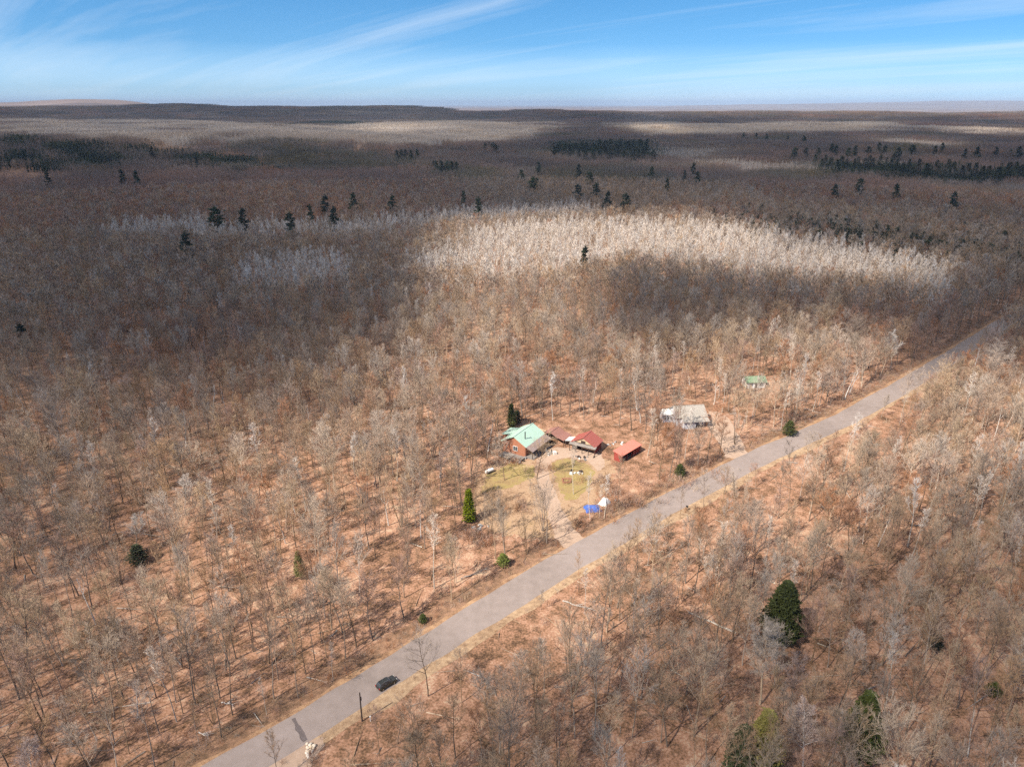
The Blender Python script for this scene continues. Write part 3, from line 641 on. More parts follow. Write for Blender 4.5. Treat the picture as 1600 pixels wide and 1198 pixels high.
# labels by kind, landmark and nearness
groups = {}
for t in IND:
    j = min(range(len(LAND)), key=lambda q: (LAND[q][1] - t[1]) ** 2 + (LAND[q][2] - t[2]) ** 2); nm, lx, ly = LAND[j]
    dx, dy = t[1] - lx, t[2] - ly; rel = ('right of' if dx > 0 else 'left of') if abs(dx) > abs(dy) else ('behind' if dy > 0 else 'in front of')
    t += [(t[0], rel, nm), math.hypot(dx, dy)]
    if t[4] is None: groups.setdefault(t[5], []).append(t)
for k, l in groups.items():
    l.sort(key=lambda t: t[6])
    for i, t in enumerate(l):
        t[4] = f"{LOOK[k[0]]} {k[1]} {k[2]}" + ('' if len(l) == 1 else f", {ORD[i]}")
NAME = {'maple': 'maple_tree', 'red': 'maple_tree', 'greymaple': 'hardwood_tree', 'pole': 'bare_tree', 'aspen': 'birch_tree', 'oak': 'oak_tree', 'young': 'sapling', 'snag': 'dead_tree', 'multi': 'bare_tree', 'blossom': 'pale_crowned_tree', 'dome': 'oak_tree', 'white': 'pale_crowned_tree'}
for t in IND:
    q = NEAR[random.choice(NIDX[t[0]])]
    e = link(NAME[t[0]], None, loc=(t[1], t[2], 0), rz=random.uniform(0, 6.28), label=t[4], category='tree', group='bare trees in the near woods')
    wf = random.uniform(.85, 1.15) if t[0] not in ('aspen', 'pole', 'oak') else 1.0; e.scale = (t[3] * wf, t[3] * wf, t[3]); e.rotation_euler = (random.gauss(0, .03), random.gauss(0, .03), random.uniform(0, 6.28))
    link('trunk', q[1], e); link('crown', q[2], e)

# ------------------------------------------------------------------ the rest of the woods: one object
PT = []  # x,y,z,rot,scale,idx
def put(x, y, key, sc, idxs): PT.append((x, y, float(H(x, y)), RNG.uniform(0, 6.28), sc, random.choice(idxs)))   # place, spin, size, form
for k, x, y, sc in NSTUFF: put(x, y, k, sc, NIDX[k])
near_map = {'grey': ['m_maple'] * 4 + ['m_greymaple'] * 3 + ['m_pole'] * 2 + ['m_oak'] + ['m_snag'] * 0, 'red': ['m_red', 'm_red', 'm_maple'], 'olive': ['m_maple', 'm_pole', 'm_maple'], 'aspen': ['m_aspen'], 'pale': ['m_greymaple', 'm_aspen'], 'fir': ['fir']}
# mid distance
X, Y = scatter(360, 900, 5.0, 42); m = clear_ok(X, Y); X, Y = X[m], Y[m]; K_, px, py = kinds(X, Y)
for x, y, k in zip(X, Y, K_):
    if k == 'none': continue
    if k == 'grey' and random.random() < .012: kk = 'm_snag'
    else: kk = random.choice(near_map[k])
    put(x, y, kk, RNG.uniform(.8, 1.15), MIDI[kk])
X, Y = scatter(360, 900, 6, 42); m = clear_ok(X, Y); X, Y = X[m], Y[m]; K_, px, py = kinds(X, Y); 
for x, y, k in zip(X, Y, K_):
    if k == 'aspen': put(x, y, 'm_aspen', RNG.uniform(.8, 1.1), MIDI['m_aspen'])
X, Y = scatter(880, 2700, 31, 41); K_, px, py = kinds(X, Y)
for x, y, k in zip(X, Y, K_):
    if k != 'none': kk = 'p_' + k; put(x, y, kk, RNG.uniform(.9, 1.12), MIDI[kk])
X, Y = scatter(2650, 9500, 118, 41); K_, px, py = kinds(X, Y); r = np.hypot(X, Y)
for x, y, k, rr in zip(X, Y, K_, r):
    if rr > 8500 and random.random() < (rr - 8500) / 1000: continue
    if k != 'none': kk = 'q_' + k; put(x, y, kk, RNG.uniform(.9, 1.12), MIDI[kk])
BR = []
X, Y = scatter(30, 300, 3.4, 50); d, sd = dist_road(X, Y); ok = clear_ok(X, Y, -2.6); w_ = np.sin(X / 13) + np.cos(Y / 11 + X / 19)
keep = ok & ((RNG.random(len(X)) < np.where(w_ > .4, .5, .12)) | ((sd < 0) & (d < 11)))
for x, y, q in zip(X[keep], Y[keep], (d[keep] < 11) & (sd[keep] < 0)):
    BR.append((x, y, 0.0, RNG.uniform(0, 6.28), RNG.uniform(.5, 1.2) * (1.0 if q else .9), random.choice(MIDI['brush'])))
i0 = int(len(L2) * .07)
for i in range(i0, len(L2) - 60):          # the overgrown ditch
    for _ in range(4):
        p = L2[i] - nrmv[i] * RNG.uniform(2.2, 6.0); BR.append((p[0] + RNG.normal(0, .5), p[1] + RNG.normal(0, .5), 0.0, RNG.uniform(0, 6.28), RNG.uniform(.3, .75), random.choice(MIDI['brush'])))
BR = [b for b in BR if not any(inpoly(np.array([b[0]]), np.array([b[1]]), p)[0] for p in (DRIVE, DRIVE2, PULL))]

FARSET = {i for k, l in MIDI.items() if k[:2] in ('p_', 'q_') or k in ('fir', 'm_aspen') for i in l}
X, Y = scatter(30, 260, 7.5, 50); ok = clear_ok(X, Y, -1)
for x, y in zip(X[ok], Y[ok]): BR.append((x, y, 0.0, RNG.uniform(0, 6.28), RNG.uniform(.5, 1.1), random.choice(MIDI['dead'])))
for px_, py_, n_, w_ in ((742, 838, 26, 3.5), (758, 850, 14, 2.5), (955, 768, 22, 4.5), (985, 792, 26, 6), (940, 800, 10, 3), (800, 722, 8, 2), (1095, 735, 26, 9), (1040, 760, 24, 7), (770, 800, 12, 4), (820, 800, 16, 7), (880, 825, 10, 4), (935, 755, 16, 5), (850, 735, 10, 4)):
    x, y = G(px_, py_)
    for _ in range(n_): BR.append((x + RNG.normal(0, w_ * .6), y + RNG.normal(0, w_ * .5), 0.0, RNG.uniform(0, 6.28), RNG.uniform(.7, 1.5), random.choice(MIDI['brush'])))
for i in range(i0, len(R2) - 60):
    if RNG.random() < .8: p = R2[i] + nrmv[i] * RNG.uniform(1.2, 4.5); BR.append((p[0], p[1], 0.0, RNG.uniform(0, 6.28), RNG.uniform(.2, .55), random.choice(MIDI['brush'])))
src = bpy.data.collections.new('woodland_sources')
for g, mats in PROTO:
    src.objects.link(bpy.data.objects.new('tree_form', g.mesh('tree_form', list(mats))))
names = [o.name for o in src.objects]; order_of = {nm: i for i, nm in enumerate(sorted(names))}
remap = [order_of[nm] for nm in names]
def instancer(name, pts, **props):
    a = np.array(pts, float); me = bpy.data.meshes.new(name); me.vertices.add(len(a)); me.vertices.foreach_set('co', a[:, :3].astype(np.float32).ravel())
    fm_ = a[:, 5].astype(int); wd = RNG.uniform(.9, 1.5, len(a)) * np.where(np.hypot(a[:, 0], a[:, 1]) < 170, .82, .95); far_ = np.array([k in FARSET for k in fm_]); wd = np.where(far_, 1.0, wd)
    for nm, arr in (('spin', a[:, 3]), ('size', a[:, 4]), ('width', wd)):
        at = me.attributes.new(nm, 'FLOAT', 'POINT'); at.data.foreach_set('value', arr.astype(np.float32))
    at = me.attributes.new('form', 'INT', 'POINT'); at.data.foreach_set('value', np.array([remap[int(k)] for k in a[:, 5]], dtype=np.int32)); me.update()
    o = link(name, me, **props); ng = bpy.data.node_groups.new(name, 'GeometryNodeTree')
    ng.interface.new_socket('Geometry', in_out='INPUT', socket_type='NodeSocketGeometry'); ng.interface.new_socket('Geometry', in_out='OUTPUT', socket_type='NodeSocketGeometry')
    gi = ng.nodes.new('NodeGroupInput'); go = ng.nodes.new('NodeGroupOutput'); ci = ng.nodes.new('GeometryNodeCollectionInfo'); ci.inputs['Collection'].default_value = src
    ci.inputs['Separate Children'].default_value = True; ci.inputs['Reset Children'].default_value = True; ci.transform_space = 'ORIGINAL'
    ip = ng.nodes.new('GeometryNodeInstanceOnPoints'); ip.inputs['Pick Instance'].default_value = True
    def na(nm, dt): q = ng.nodes.new('GeometryNodeInputNamedAttribute'); q.data_type = dt; q.inputs['Name'].default_value = nm; return q.outputs['Attribute']
    cx = ng.nodes.new('ShaderNodeCombineXYZ'); ng.links.new(na('spin', 'FLOAT'), cx.inputs['Z']); e2r = ng.nodes.new('FunctionNodeEulerToRotation'); ng.links.new(cx.outputs[0], e2r.inputs[0])
    ng.links.new(gi.outputs[0], ip.inputs['Points']); ng.links.new(ci.outputs[0], ip.inputs['Instance']); ng.links.new(na('form', 'INT'), ip.inputs['Instance Index'])
    ng.links.new(e2r.outputs[0], ip.inputs['Rotation']); sx = ng.nodes.new('ShaderNodeCombineXYZ'); wv = ng.nodes.new('ShaderNodeMath'); wv.operation = 'MULTIPLY'; ng.links.new(na('size', 'FLOAT'), wv.inputs[0]); ng.links.new(na('width', 'FLOAT'), wv.inputs[1])
    ng.links.new(wv.outputs[0], sx.inputs[0]); ng.links.new(wv.outputs[0], sx.inputs[1]); ng.links.new(na('size', 'FLOAT'), sx.inputs[2]); ng.links.new(sx.outputs[0], ip.inputs['Scale']); ng.links.new(ip.outputs[0], go.inputs[0])
    md = o.modifiers.new('scatter', 'NODES'); md.node_group = ng; return o
instancer('woodland', PT, kind='stuff', label='bare hardwood forest stretching away to the ridges', category='forest')
instancer('undergrowth', BR, kind='stuff', label='leafless brush and seedlings on the forest floor and in the ditch', category='undergrowth')
print('instances', len(PT), len(BR))

# ------------------------------------------------------------------ evergreens one can tell apart
def evergreen(key, x, y, sc, name, label, group=None, sxy=1.0):
    T_, K_ = random.choice(CON[key]); e = link(name, None, loc=(x, y, float(H(x, y))), label=label, category='tree', group=group)
    e.scale = (sc * sxy, sc * sxy, sc); e.rotation_euler = (0, 0, random.uniform(0, 6.28)); link('trunk', T_, e); link('crown', K_, e); return e
def EV(key, px, py, sc, name, label, **k): x, y = G(px, py); return evergreen(key, x, y, sc, name, label, **k)
def ET(key, px, py, h, base, name, label): x, y = G(px, py, h); return evergreen(key, x, y, h / base, name, label, sxy=1.35)
EV('spruce', 733, 815, 1.05, 'spruce_tree', 'lone pointed yellow-green spruce standing in the yard clearing')
EV('spruce', 799, 668, .95, 'spruce_tree', 'green spruce right behind the mint-roofed house')
EV('bushfir', 786, 884, 1.0, 'young_fir', 'small bright green fir at the ditch edge')
EV('cedar', 1217, 1000, .78, 'cedar_tree', 'big dense dark green cedar in the woods right of the road', sxy=1.3)
ET('yellow', 1203, 1113, 13, 15, 'conifer_tree', 'conifer with a yellow-olive top at the bottom edge')
ET('hemlock', 1166, 1135, 11, 18, 'hemlock_tree', 'dull green conifer just left of the yellow-topped one')
ET('hemlock', 1362, 1083, 14, 18, 'hemlock_tree', 'dark hemlock behind pale trunks in the lower right corner')
EV('juniper', 1461, 1012, .8, 'juniper', 'small dark green juniper in the right woods'); EV('juniper', 1550, 1086, .7, 'juniper', 'smaller grey-green juniper near the right edge')
EV('yellow', 470, 905, .5, 'pine_tree', 'small yellow-green pine glowing in the left woods'); EV('juniper', 217, 880, 1.2, 'pine_tree', 'dull green young pine in the left woods')
EV('juniper', 1232, 680, 1.2, 'juniper', 'round green juniper beside the road past the second driveway'); EV('juniper', 661, 972, .5, 'juniper', 'low dark juniper in the ditch')
EV('juniper', 1062, 744, .9, 'juniper', 'dark juniper in the roadside strip between the houses'); EV('juniper', 808, 660, 1.0, 'juniper', 'low green juniper behind the back of the house')
def top_place(px, py, h):
    return G(px, py, h)
def far_ev(key, px, py, h, name, label, group, sxy=1.0):
    h = h * (1.0 if h > 26 or h < 18.5 else 1.22); x, y = G(px, py, h); base = 20.0 if key == 'pine' else 17.0; return evergreen(key, x, y, h / base, name, label, group, sxy)
MIDP = [(336, 323, 'wide dark pine, leftmost of the row above the pale grove'), (377, 325, 'narrow dark pine second in the row'), (452, 333, 'dark pine standing lowest of the row'), (484, 319, 'thin rusty half-dead pine'), (506, 305, 'tall dark pine, taller of a close pair'),
        (520, 323, 'shorter dark pine of the close pair'), (549, 302, 'tall dark pine with a ragged stepped crown'), (610, 305, 'dark pine standing alone right of the ragged one'), (723, 298, 'thin see-through pine left of a twisted one'), (747, 308, 'twisted thin pine right of the see-through one'),
        (833, 277, 'dark broad pine upslope of the pale grove'), (905, 288, 'very broad dark pine, widest above the pale grove'), (922, 269, 'dark pine behind the very broad one'), (930, 286, 'small dark pine touching the very broad one'), (1018, 261, 'tall cone-shaped dark pine'),
        (980, 302, 'dark pine with a long bare trunk'), (950, 298, 'small dark pine left of the long-trunked one'), (905, 257, 'small round pine high on the slope'), (816, 264, 'small blurred pine on the slope'), (843, 252, 'tiny dark pine on the slope crest'),
        (1043, 279, 'tiny thin pine right of the cone-shaped one'), (1070, 266, 'slim pine in a group of three'), (1084, 254, 'uppermost pine of a group of three'), (1092, 268, 'lower right pine of a group of three'),
        (1305, 288, 'dark pine, left of two above the spruce bog'), (1346, 279, 'dark double-topped pine above the spruce bog'), (1403, 287, 'tall dark pine above the right end of the pale grove'), (1492, 300, 'small dark pine near the right edge slope'),
        (914, 384, 'sunlit green pine in front of the pale aspen grove'), (28, 506, 'dark green pine in the woods at the left edge'), (286, 362, 'small dark green fir in front of the left slope'), (235, 230, 'tiny dark pine far left on the hill'), (306, 245, 'slim dark pine on the left hill'), (190, 265, 'low dark pine beside the pale marsh'), (212, 267, 'second low dark pine beside the pale marsh'), (73, 268, 'dark bush-like pine in front of the pale marsh')]
for px_, py_, lb in MIDP:
    near = py_ > 350
    if py_ == 384: far_ev('pine', px_, py_, 19, 'pine_tree', lb, 'scattered evergreens above the canopy', .8)
    elif py_ == 506: far_ev('pine', px_, py_, 18, 'pine_tree', lb, 'scattered evergreens above the canopy', .9)
    elif 'thin' in lb or 'slim' in lb: far_ev('pine', px_, py_, 28, 'pine_tree', lb, 'scattered evergreens above the canopy', .65)
    else: far_ev('pine', px_, py_, 28 if py_ > 240 else 27, 'pine_tree', lb, 'scattered evergreens above the canopy', 1.25 if 'broad' in lb or 'wide' in lb else .95)
def row(n, x0, y0, x1, y1, jit, key, phrase, group, h=(19, 25)):
    for i in range(n):
        t = i / max(1, n - 1); px_ = x0 + (x1 - x0) * t + random.gauss(0, (x1 - x0) / n * .3); py_ = y0 + (y1 - y0) * t + random.uniform(-jit, jit)
        w = ['first', 'second', 'third', 'fourth', 'fifth', 'sixth', 'seventh', 'eighth', 'ninth', 'tenth', 'eleventh', 'twelfth', 'thirteenth', 'fourteenth', 'fifteenth', 'sixteenth', 'seventeenth', 'eighteenth'][i]
        far_ev(key, px_, py_, random.uniform(*h), 'pine_tree' if key == 'pine' else 'spruce_tree', f'{w} dark evergreen from the left {phrase}', group, random.uniform(.9, 1.3))
row(18, 865, 224, 1016, 218, 4, 'pine', 'in the dense far pine stand', 'far pine stand', (22, 30))
row(14, 885, 232, 1020, 234, 4, 'spruce_far', 'in the front of the far pine stand', 'far pine stand front', (20, 26))
row(6, 675, 251, 712, 252, 2, 'pine', 'in the small clump left of centre', 'small pine clump', (18, 22))
row(5, 620, 236, 650, 234, 2, 'pine', 'on the crest left of centre', 'crest pines', (18, 22))
row(8, 758, 222, 780, 228, 3, 'spruce_far', 'in the loose crest group near centre', 'crest group', (16, 20))
row(12, 1245, 229, 1420, 226, 4, 'pine', 'in the long loose pine row', 'long pine row', (20, 27))
row(8, 1430, 227, 1600, 230, 5, 'pine', 'in the right end of the pine row', 'right end of pine row', (18, 24))
row(16, 1275, 246, 1400, 244, 5, 'spruce_far', 'in the dense spruce belt', 'dense spruce belt', (18, 24))
row(18, 1400, 250, 1600, 258, 5, 'spruce_far', 'in the right spruce belt', 'right spruce belt', (18, 26))
row(6, 1155, 210, 1270, 212, 3, 'pine', 'on the far right slope', 'far slope pines', (18, 24))
row(14, 1150, 322, 1330, 330, 9, 'spruce_far', 'in the dark bog behind the pale grove', 'bog spruces', (14, 18))
row(14, 1320, 336, 1600, 362, 12, 'spruce_far', 'in the bog at the right edge', 'bog spruces right', (14, 18))

# ------------------------------------------------------------------ buildings
MT['mint'] = mat('mint_metal', (.38, .54, .45), rough=.45, var=.05, spec=.4); MT['shingle_mauve'] = mat('mauve_shingle', (.30, .235, .22), var=.15, scale=3)
MT['cedar_wall'] = mat('orange_board', (.36, .155, .09), var=.12, scale=4); MT['white'] = mat('white_paint', (.75, .74, .70), var=.05); MT['glass'] = mat('window_glass', (.05, .06, .07), rough=.1, spec=.8)
MT['dark_wood'] = mat('dark_wood', (.075, .055, .045), var=.2, scale=5); MT['brown_roof'] = mat('brown_roof', (.30, .15, .12), var=.1); MT['red_roof'] = mat('red_metal', (.33, .10, .08), rough=.5, var=.06, spec=.4)
MT['salmon_roof'] = mat('faded_red_metal', (.60, .20, .15), rough=.6, var=.06); MT['red_wall'] = mat('red_board', (.30, .06, .045), var=.15); MT['tan'] = mat('tan_board', (.55, .40, .26), var=.08); MT['tin'] = mat('tin', (.55, .56, .54), rough=.45, var=.12, scale=2)
MT['grey_deck'] = mat('weathered_boards', (.27, .24, .215), var=.2, scale=3); MT['grey_wall'] = mat('pale_blue_grey_siding', (.50, .50, .52), var=.08); MT['grey_roof'] = mat('grey_shingle', (.36, .33, .29), var=.15, scale=2.5)
MT['green_roof'] = mat('green_roof', (.19, .27, .17), var=.1); MT['brick_red'] = mat('brick_red', (.36, .16, .11), var=.15); MT['black_metal'] = mat('black_metal', (.03, .03, .03), rough=.5); MT['junk'] = mat('mixed_junk', (.34, .33, .32), var=.35, scale=2, rnd=.3)
MT['log_end'] = mat('cut_firewood', (.42, .28, .17), var=.2, scale=6, rnd=.2)
def Rz(a): return Matrix.Rotation(a, 3, 'Z')
def slab(g, a, b, c, d, th=.12, mi=0):
    """a sloping sheet of real thickness through four corners"""
    A = [Vector(p) for p in (a, b, c, d)]; n_ = (A[1] - A[0]).cross(A[3] - A[0]).normalized()
    if n_.z < 0: n_ = -n_
    i = len(g.v)
    for p in A: g.v.append(tuple(p))
    for p in A: g.v.append(tuple(p - n_ * th))
    g.f += [(i, i + 1, i + 2, i + 3), (i + 7, i + 6, i + 5, i + 4)] + [(i + k, i + 4 + k, i + 4 + (k + 1) % 4, i + (k + 1) % 4) for k in range(4)]; g.m += [mi] * 6
def seams(parent, a, b, c, d, n_, m, name='roof_rib', w=.05, h=.04):
    """raised ribs running down a roof sheet from edge a-b to edge d-c; mesh shared"""
    A, B, Cc, D = [Vector(p) for p in (a, b, c, d)]; nn = (B - A).cross(D - A).normalized()
    if nn.z < 0: nn = -nn
    L = (D - A).length; g = Geo(); g.box((0, 0, h / 2), (w, L, h)); me = g.mesh(name, [m])
    dirv = (D - A).normalized(); xx = dirv.cross(nn).normalized(); R = Matrix((xx, dirv, nn)).transposed().to_4x4()
    for k in range(n_):
        t = (k + .5) / n_; p = (A.lerp(B, t) + D.lerp(Cc, t)) / 2 + nn * .004; o = link(name, me, parent); o.matrix_local = Matrix.Translation(p) @ R
def gable_house(name, label, cat, loc, az, L, w, eave, ridge, mats, over=.5, ribs=10, group=None, walls=True, base=0.0, roof_lab=None, boards=False):
    """ridge along local +x from x=0 to x=L, width 2w"""
    e = link(name, None, loc=(*loc, 0), rz=az, label=label, category=cat, group=group)
    if walls:
        for s_, nm in ((1, 'wall'), (-1, 'wall')):
            g = Geo(); g.box((L / 2, s_ * (w - .08), (eave + base) / 2), (L - .3, .16, eave - base)); part(nm, g, mats['wall'], e)
        for x_ in (.08, L - .08):
            g = Geo(); i = 0
            pr = [(-w + .16, base), (w - .16, base), (w - .16, eave - .05), (0, ridge - .28), (-w + .16, eave - .05)]
            for dx_ in (-.08, .08): g.v += [(x_ + dx_, p[0], p[1]) for p in pr]
            g.f += [(4, 3, 2, 1, 0), (5, 6, 7, 8, 9)] + [(k, (k + 1) % 5, 5 + (k + 1) % 5, 5 + k) for k in range(5)]; g.m += [0] * 7
            part('gable_wall', g, mats['wall'], e)
    sl = (ridge - eave) / w; wo = w + over
    for s_ in (1, -1):
        q = [(-over, 0.0, ridge), (L + over, 0.0, ridge), (L + over, s_ * wo, ridge - sl * wo), (-over, s_ * wo, ridge - sl * wo)]
        g = Geo(); slab(g, *q, th=.14); r_ = part('roof_slope', g, mats['roof'], e)
        if ribs: seams(r_, *q, ribs, mats['roof'])
    g = Geo(); g.box((L / 2, 0, ridge + .03), (L + 2 * over, .3, .07)); part('ridge_cap', g, mats['roof'], e)
    return e
def window(parent, c, w, h, face='x', frame='white', panes=2):
    o = Geo(); t = .09
    def bx(dy, dz, sy, sz, g, tt=.1, off=0):
        if face == 'x': g.box((c[0] + off, c[1] + dy, c[2] + dz), (tt, sy, sz))
        else: g.box((c[0] + dy, c[1] + off, c[2] + dz), (sy, tt, sz))
    bx(0, h / 2, w + t, t, o); bx(0, -h / 2, w + t, t, o)
    for k in range(panes + 1): bx(-w / 2 + w * k / panes, 0, t, h - t, o)
    f = part('window', o, frame, parent)
    for k in range(panes):
        g = Geo(); bx(-w / 2 + w * (k + .5) / panes, 0, w / panes - t, h - t, g, .04); part('pane', g, 'glass', f)
az = math.radians(58)
h1 = gable_house('house', 'orange-walled house with a mint green metal roof and mauve porch roof', 'house', (.7, 195.2), az, 10.6, 4.0, 4.0, 6.2, dict(wall='cedar_wall', roof='mint'), over=.55, ribs=16)
window(h1, (-.06, 1.4 - 1.4 - .4, 2.1), 1.5, 1.5)
# porch roof on the right side (local -y)
g = Geo(); q = [(-.5, -4.45, 3.72), (11.0, -4.45, 3.72), (11.0, -6.9, 2.75), (-.5, -6.9, 2.75)]; slab(g, *q); pr = part('porch_roof', g, 'shingle_mauve', h1); seams(pr, *q, 18, 'shingle_mauve')
for k in range(5):
    g = Geo(); g.box((-.2 + k * 2.7, -6.6, 1.38), (.16, .16, 2.62)); part('porch_post', g, 'dark_wood', h1)
g = Geo(); g.box((5.3, -5.6, .12), (11.2, 3.0, .24)); part('porch_floor', g, 'grey_deck', h1)
g = Geo(); g.box((2.4, -1.2 - 1.2, 5.9), (.22, .22, 2.2)); g.box((2.4, -2.4, 7.05), (.36, .36, .1)); part('stovepipe', g, 'black_metal', h1)
g = Geo(); g.box((10.3, .35, 6.6), (.22, .22, 1.5)); part('stovepipe', g, 'black_metal', h1)
g = Geo(); g.box((9.3, -4.2, 1.1), (.9, .12, 2.1)); part('door', g, 'white', h1)
# low wing on the far left side
g = Geo(); g.box((7.3, 5.6, 1.5), (4.6, 3.4, 3.0)); w2 = part('side_wing', g, 'cedar_wall', h1)
g = Geo(); q = [(4.7, 3.9, 3.95), (10.2, 3.9, 3.95), (10.2, 7.7, 3.1), (4.7, 7.7, 3.1)]; slab(g, *q); part('wing_roof', g, 'mint', h1)
g = Geo(); g.box((12.6, -1.2, 1.55), (2.3, 3.2, 3.1)); part('rear_wing', g, 'tan', h1); g = Geo(); slab(g, (11.25, .8, 3.55), (14.3, .8, 3.4), (14.3, -3.2, 3.1), (11.25, -3.2, 3.3)); part('rear_wing_roof', g, 'tan', h1)
# deck in front of the gable wall
g = Geo(); g.box((-2.3, -.6, .45), (3.4, 7.6, .12)); dk = part('deck', g, 'grey_deck', h1)
g = Geo(); g.box((0, 0, 0), (.09, .09, .95)); pm = g.mesh('baluster', ['dark_wood'])
for k in range(16): link('baluster', pm, h1, loc=(-3.95, -4.3 + k * .5, 1.0))
g = Geo(); g.box((-3.95, -.55, 1.5), (.12, 7.7, .08)); part('deck_rail', g, 'grey_deck', h1)
g = Geo(); g.box((-3.9, -.55, .2), (.1, 7.6, .4)); part('deck_skirt', g, 'dark_wood', h1)
def local(px_, py_, hh=0): return G(px_, py_, hh)
# brown shed, open to the front right
sh = gable_house('shed', 'small brown-roofed shed with an open dark side, behind the mint house', 'shed', (12.2, 203.4), math.radians(56), 4.6, 2.6, 2.5, 3.7, dict(wall='brick_red', roof='brown_roof'), over=.35, ribs=0, walls=False)
g = Geo(); g.box((2.3, 2.4, 1.25), (4.4, .12, 2.4)); part('wall', g, 'dark_wood', sh); g = Geo(); g.box((4.4, 0, 1.25), (.12, 4.7, 2.4)); part('wall', g, 'dark_wood', sh)
for y_ in (-2.4, 0): 
    g = Geo(); g.box((.1, y_, 1.25), (.14, .14, 2.5)); part('post', g, 'dark_wood', sh)
g = Geo(); slab(g, (-.3, -2.7, 2.6), (5, -2.7, 2.6), (5, -5.0, 2.0), (-.3, -5.0, 2.0)); part('lean_to_roof', g, 'brown_roof', sh)
for x_ in (.2, 4.6): 
    g = Geo(); g.box((x_, -4.7, .95), (.14, .14, 1.9)); part('post', g, 'dark_wood', sh)
# red garage
ga = gable_house('garage', 'garage with a deep red gable roof and an open dark front', 'garage', (21.9, 196.6), math.radians(60), 5.4, 3.9, 2.9, 5.0, dict(wall='dark_wood', roof='red_roof'), over=.4, ribs=12, walls=False)
g = Geo(); 
for k, (x_, tri) in enumerate(((.05, True),)):
    g.v += [(x_ - .06, -3.4, 3.0), (x_ - .06, 3.4, 3.0), (x_ - .06, 0, 4.7), (x_ + .06, -3.4, 3.0), (x_ + .06, 3.4, 3.0), (x_ + .06, 0, 4.7)]
    g.f += [(0, 2, 1), (3, 4, 5), (0, 1, 4, 3), (1, 2, 5, 4), (2, 0, 3, 5)]; g.m += [0] * 5
part('gable_board', g, 'tan', ga)
g = Geo(); g.box((-.03, 0, 3.45), (.06, 1.5, .8)); part('loft_door', g, 'dark_wood', ga)
for y_ in (3.75, -3.75): 
    g = Geo(); g.box((2.8, y_, 1.45), (5.2, .14, 2.86)); part('wall', g, 'dark_wood' if y_ > 0 else 'red_wall', ga)
g = Geo(); g.box((5.3, 0, 1.5), (.14, 7.3, 3.0)); part('wall', g, 'dark_wood', ga)
g = Geo(); slab(g, (-.05, -4.6, 2.85), (-.05, 4.3, 2.85), (-1.3, 4.3, 2.5), (-1.3, -4.6, 2.5)); part('canopy_roof', g, 'grey_deck', ga)
for k in range(5):
    g = Geo(); g.box((-1.15, -4.4 + k * 2.1, 1.2), (.16, .16, 2.38)); part('post', g, 'dark_wood', ga)
g = Geo(); slab(g, (.4, 3.9, 2.8), (3.6, 3.9, 2.8), (3.6, 6.4, 2.3), (.4, 6.4, 2.3)); part('side_roof', g, 'tin', ga)
for x_ in (.6, 3.4): 
    g = Geo(); g.box((x_, 6.2, 1.12), (.14, .14, 2.24)); part('post', g, 'dark_wood', ga)
# long red shed
rs = link('shed', None, loc=(31.7, 190.6, 0), rz=math.radians(47), label='long low shed with a faded salmon red metal roof', category='shed')
g = Geo(); q = [(-.3, 1.6, 3.1), (10.3, 1.6, 3.1), (10.3, -1.9, 2.45), (-.3, -1.9, 2.45)]; slab(g, *q); r_ = part('roof', g, 'salmon_roof', rs); seams(r_, *q, 14, 'salmon_roof')
g = Geo(); g.box((5, 1.3, 1.45), (9.8, .12, 2.9)); part('wall', g, 'red_wall', rs)
for x_ in (0.1, 9.9): 
    g = Geo(); g.box((x_, -.1, 1.2), (.12, 2.6, 2.4)); part('wall', g, 'red_wall', rs)
for k in range(5):
    g = Geo(); g.box((.2 + k * 2.4, -1.65, 1.18), (.14, .14, 2.3)); part('post', g, 'red_wall', rs)
g = Geo(); g.box((7.8, -1.5, .95), (3.8, .1, 1.9)); part('front_wall', g, 'red_wall', rs)
# grey house
gh = gable_house('house', 'weathered grey house with two shingled roofs behind bare trees', 'house', (54.5, 219.5), math.radians(8), 10.0, 3.9, 3.3, 5.6, dict(wall='grey_wall', roof='grey_roof'), over=.5, ribs=0)
g = Geo(); g.box((-1.9, 1.4, 1.4), (3.4, 3.6, 2.8)); part('side_wing', g, 'grey_wall', gh); g = Geo(); slab(g, (-3.8, 3.5, 3.2), (-.35, 3.5, 3.2), (-.35, -.7, 2.85), (-3.8, -.7, 2.85)); part('wing_roof', g, 'white', gh)
for k in range(3): window(gh, (-2.9 + k * 1.0, -.44, 1.5), .6, 1.2, 'y', panes=1)
for k in range(3): window(gh, (2 + k * 2.8, -3.95, 1.7), 1.1, 1.2, 'y')
g = Geo(); g.box((2.6, 1.0, 5.7), (.7, .7, 1.7)); part('chimney', g, 'brick_red', gh)
fg = Geo(); slab(fg, (1.2, -3.6, 4.1), (5.6, -3.6, 4.1), (5.9, -7.2, 2.6), (.9, -7.2, 2.6)); part('front_roof', fg, 'grey_roof', gh); fg = Geo(); fg.box((3.4, -5.3, 1.25), (4.0, 2.7, 2.5)); part('front_room', fg, 'grey_wall', gh)
g = Geo(); slab(g, (5.9, -4.4, 2.9), (10.4, -4.4, 2.9), (10.4, -6.6, 2.3), (5.9, -6.6, 2.3)); part('porch_roof', g, 'grey_roof', gh)
for x_ in (6.1, 8.2, 10.2): 
    g = Geo(); g.box((x_, -6.4, 1.12), (.13, .13, 2.2)); part('post', g, 'grey_deck', gh)
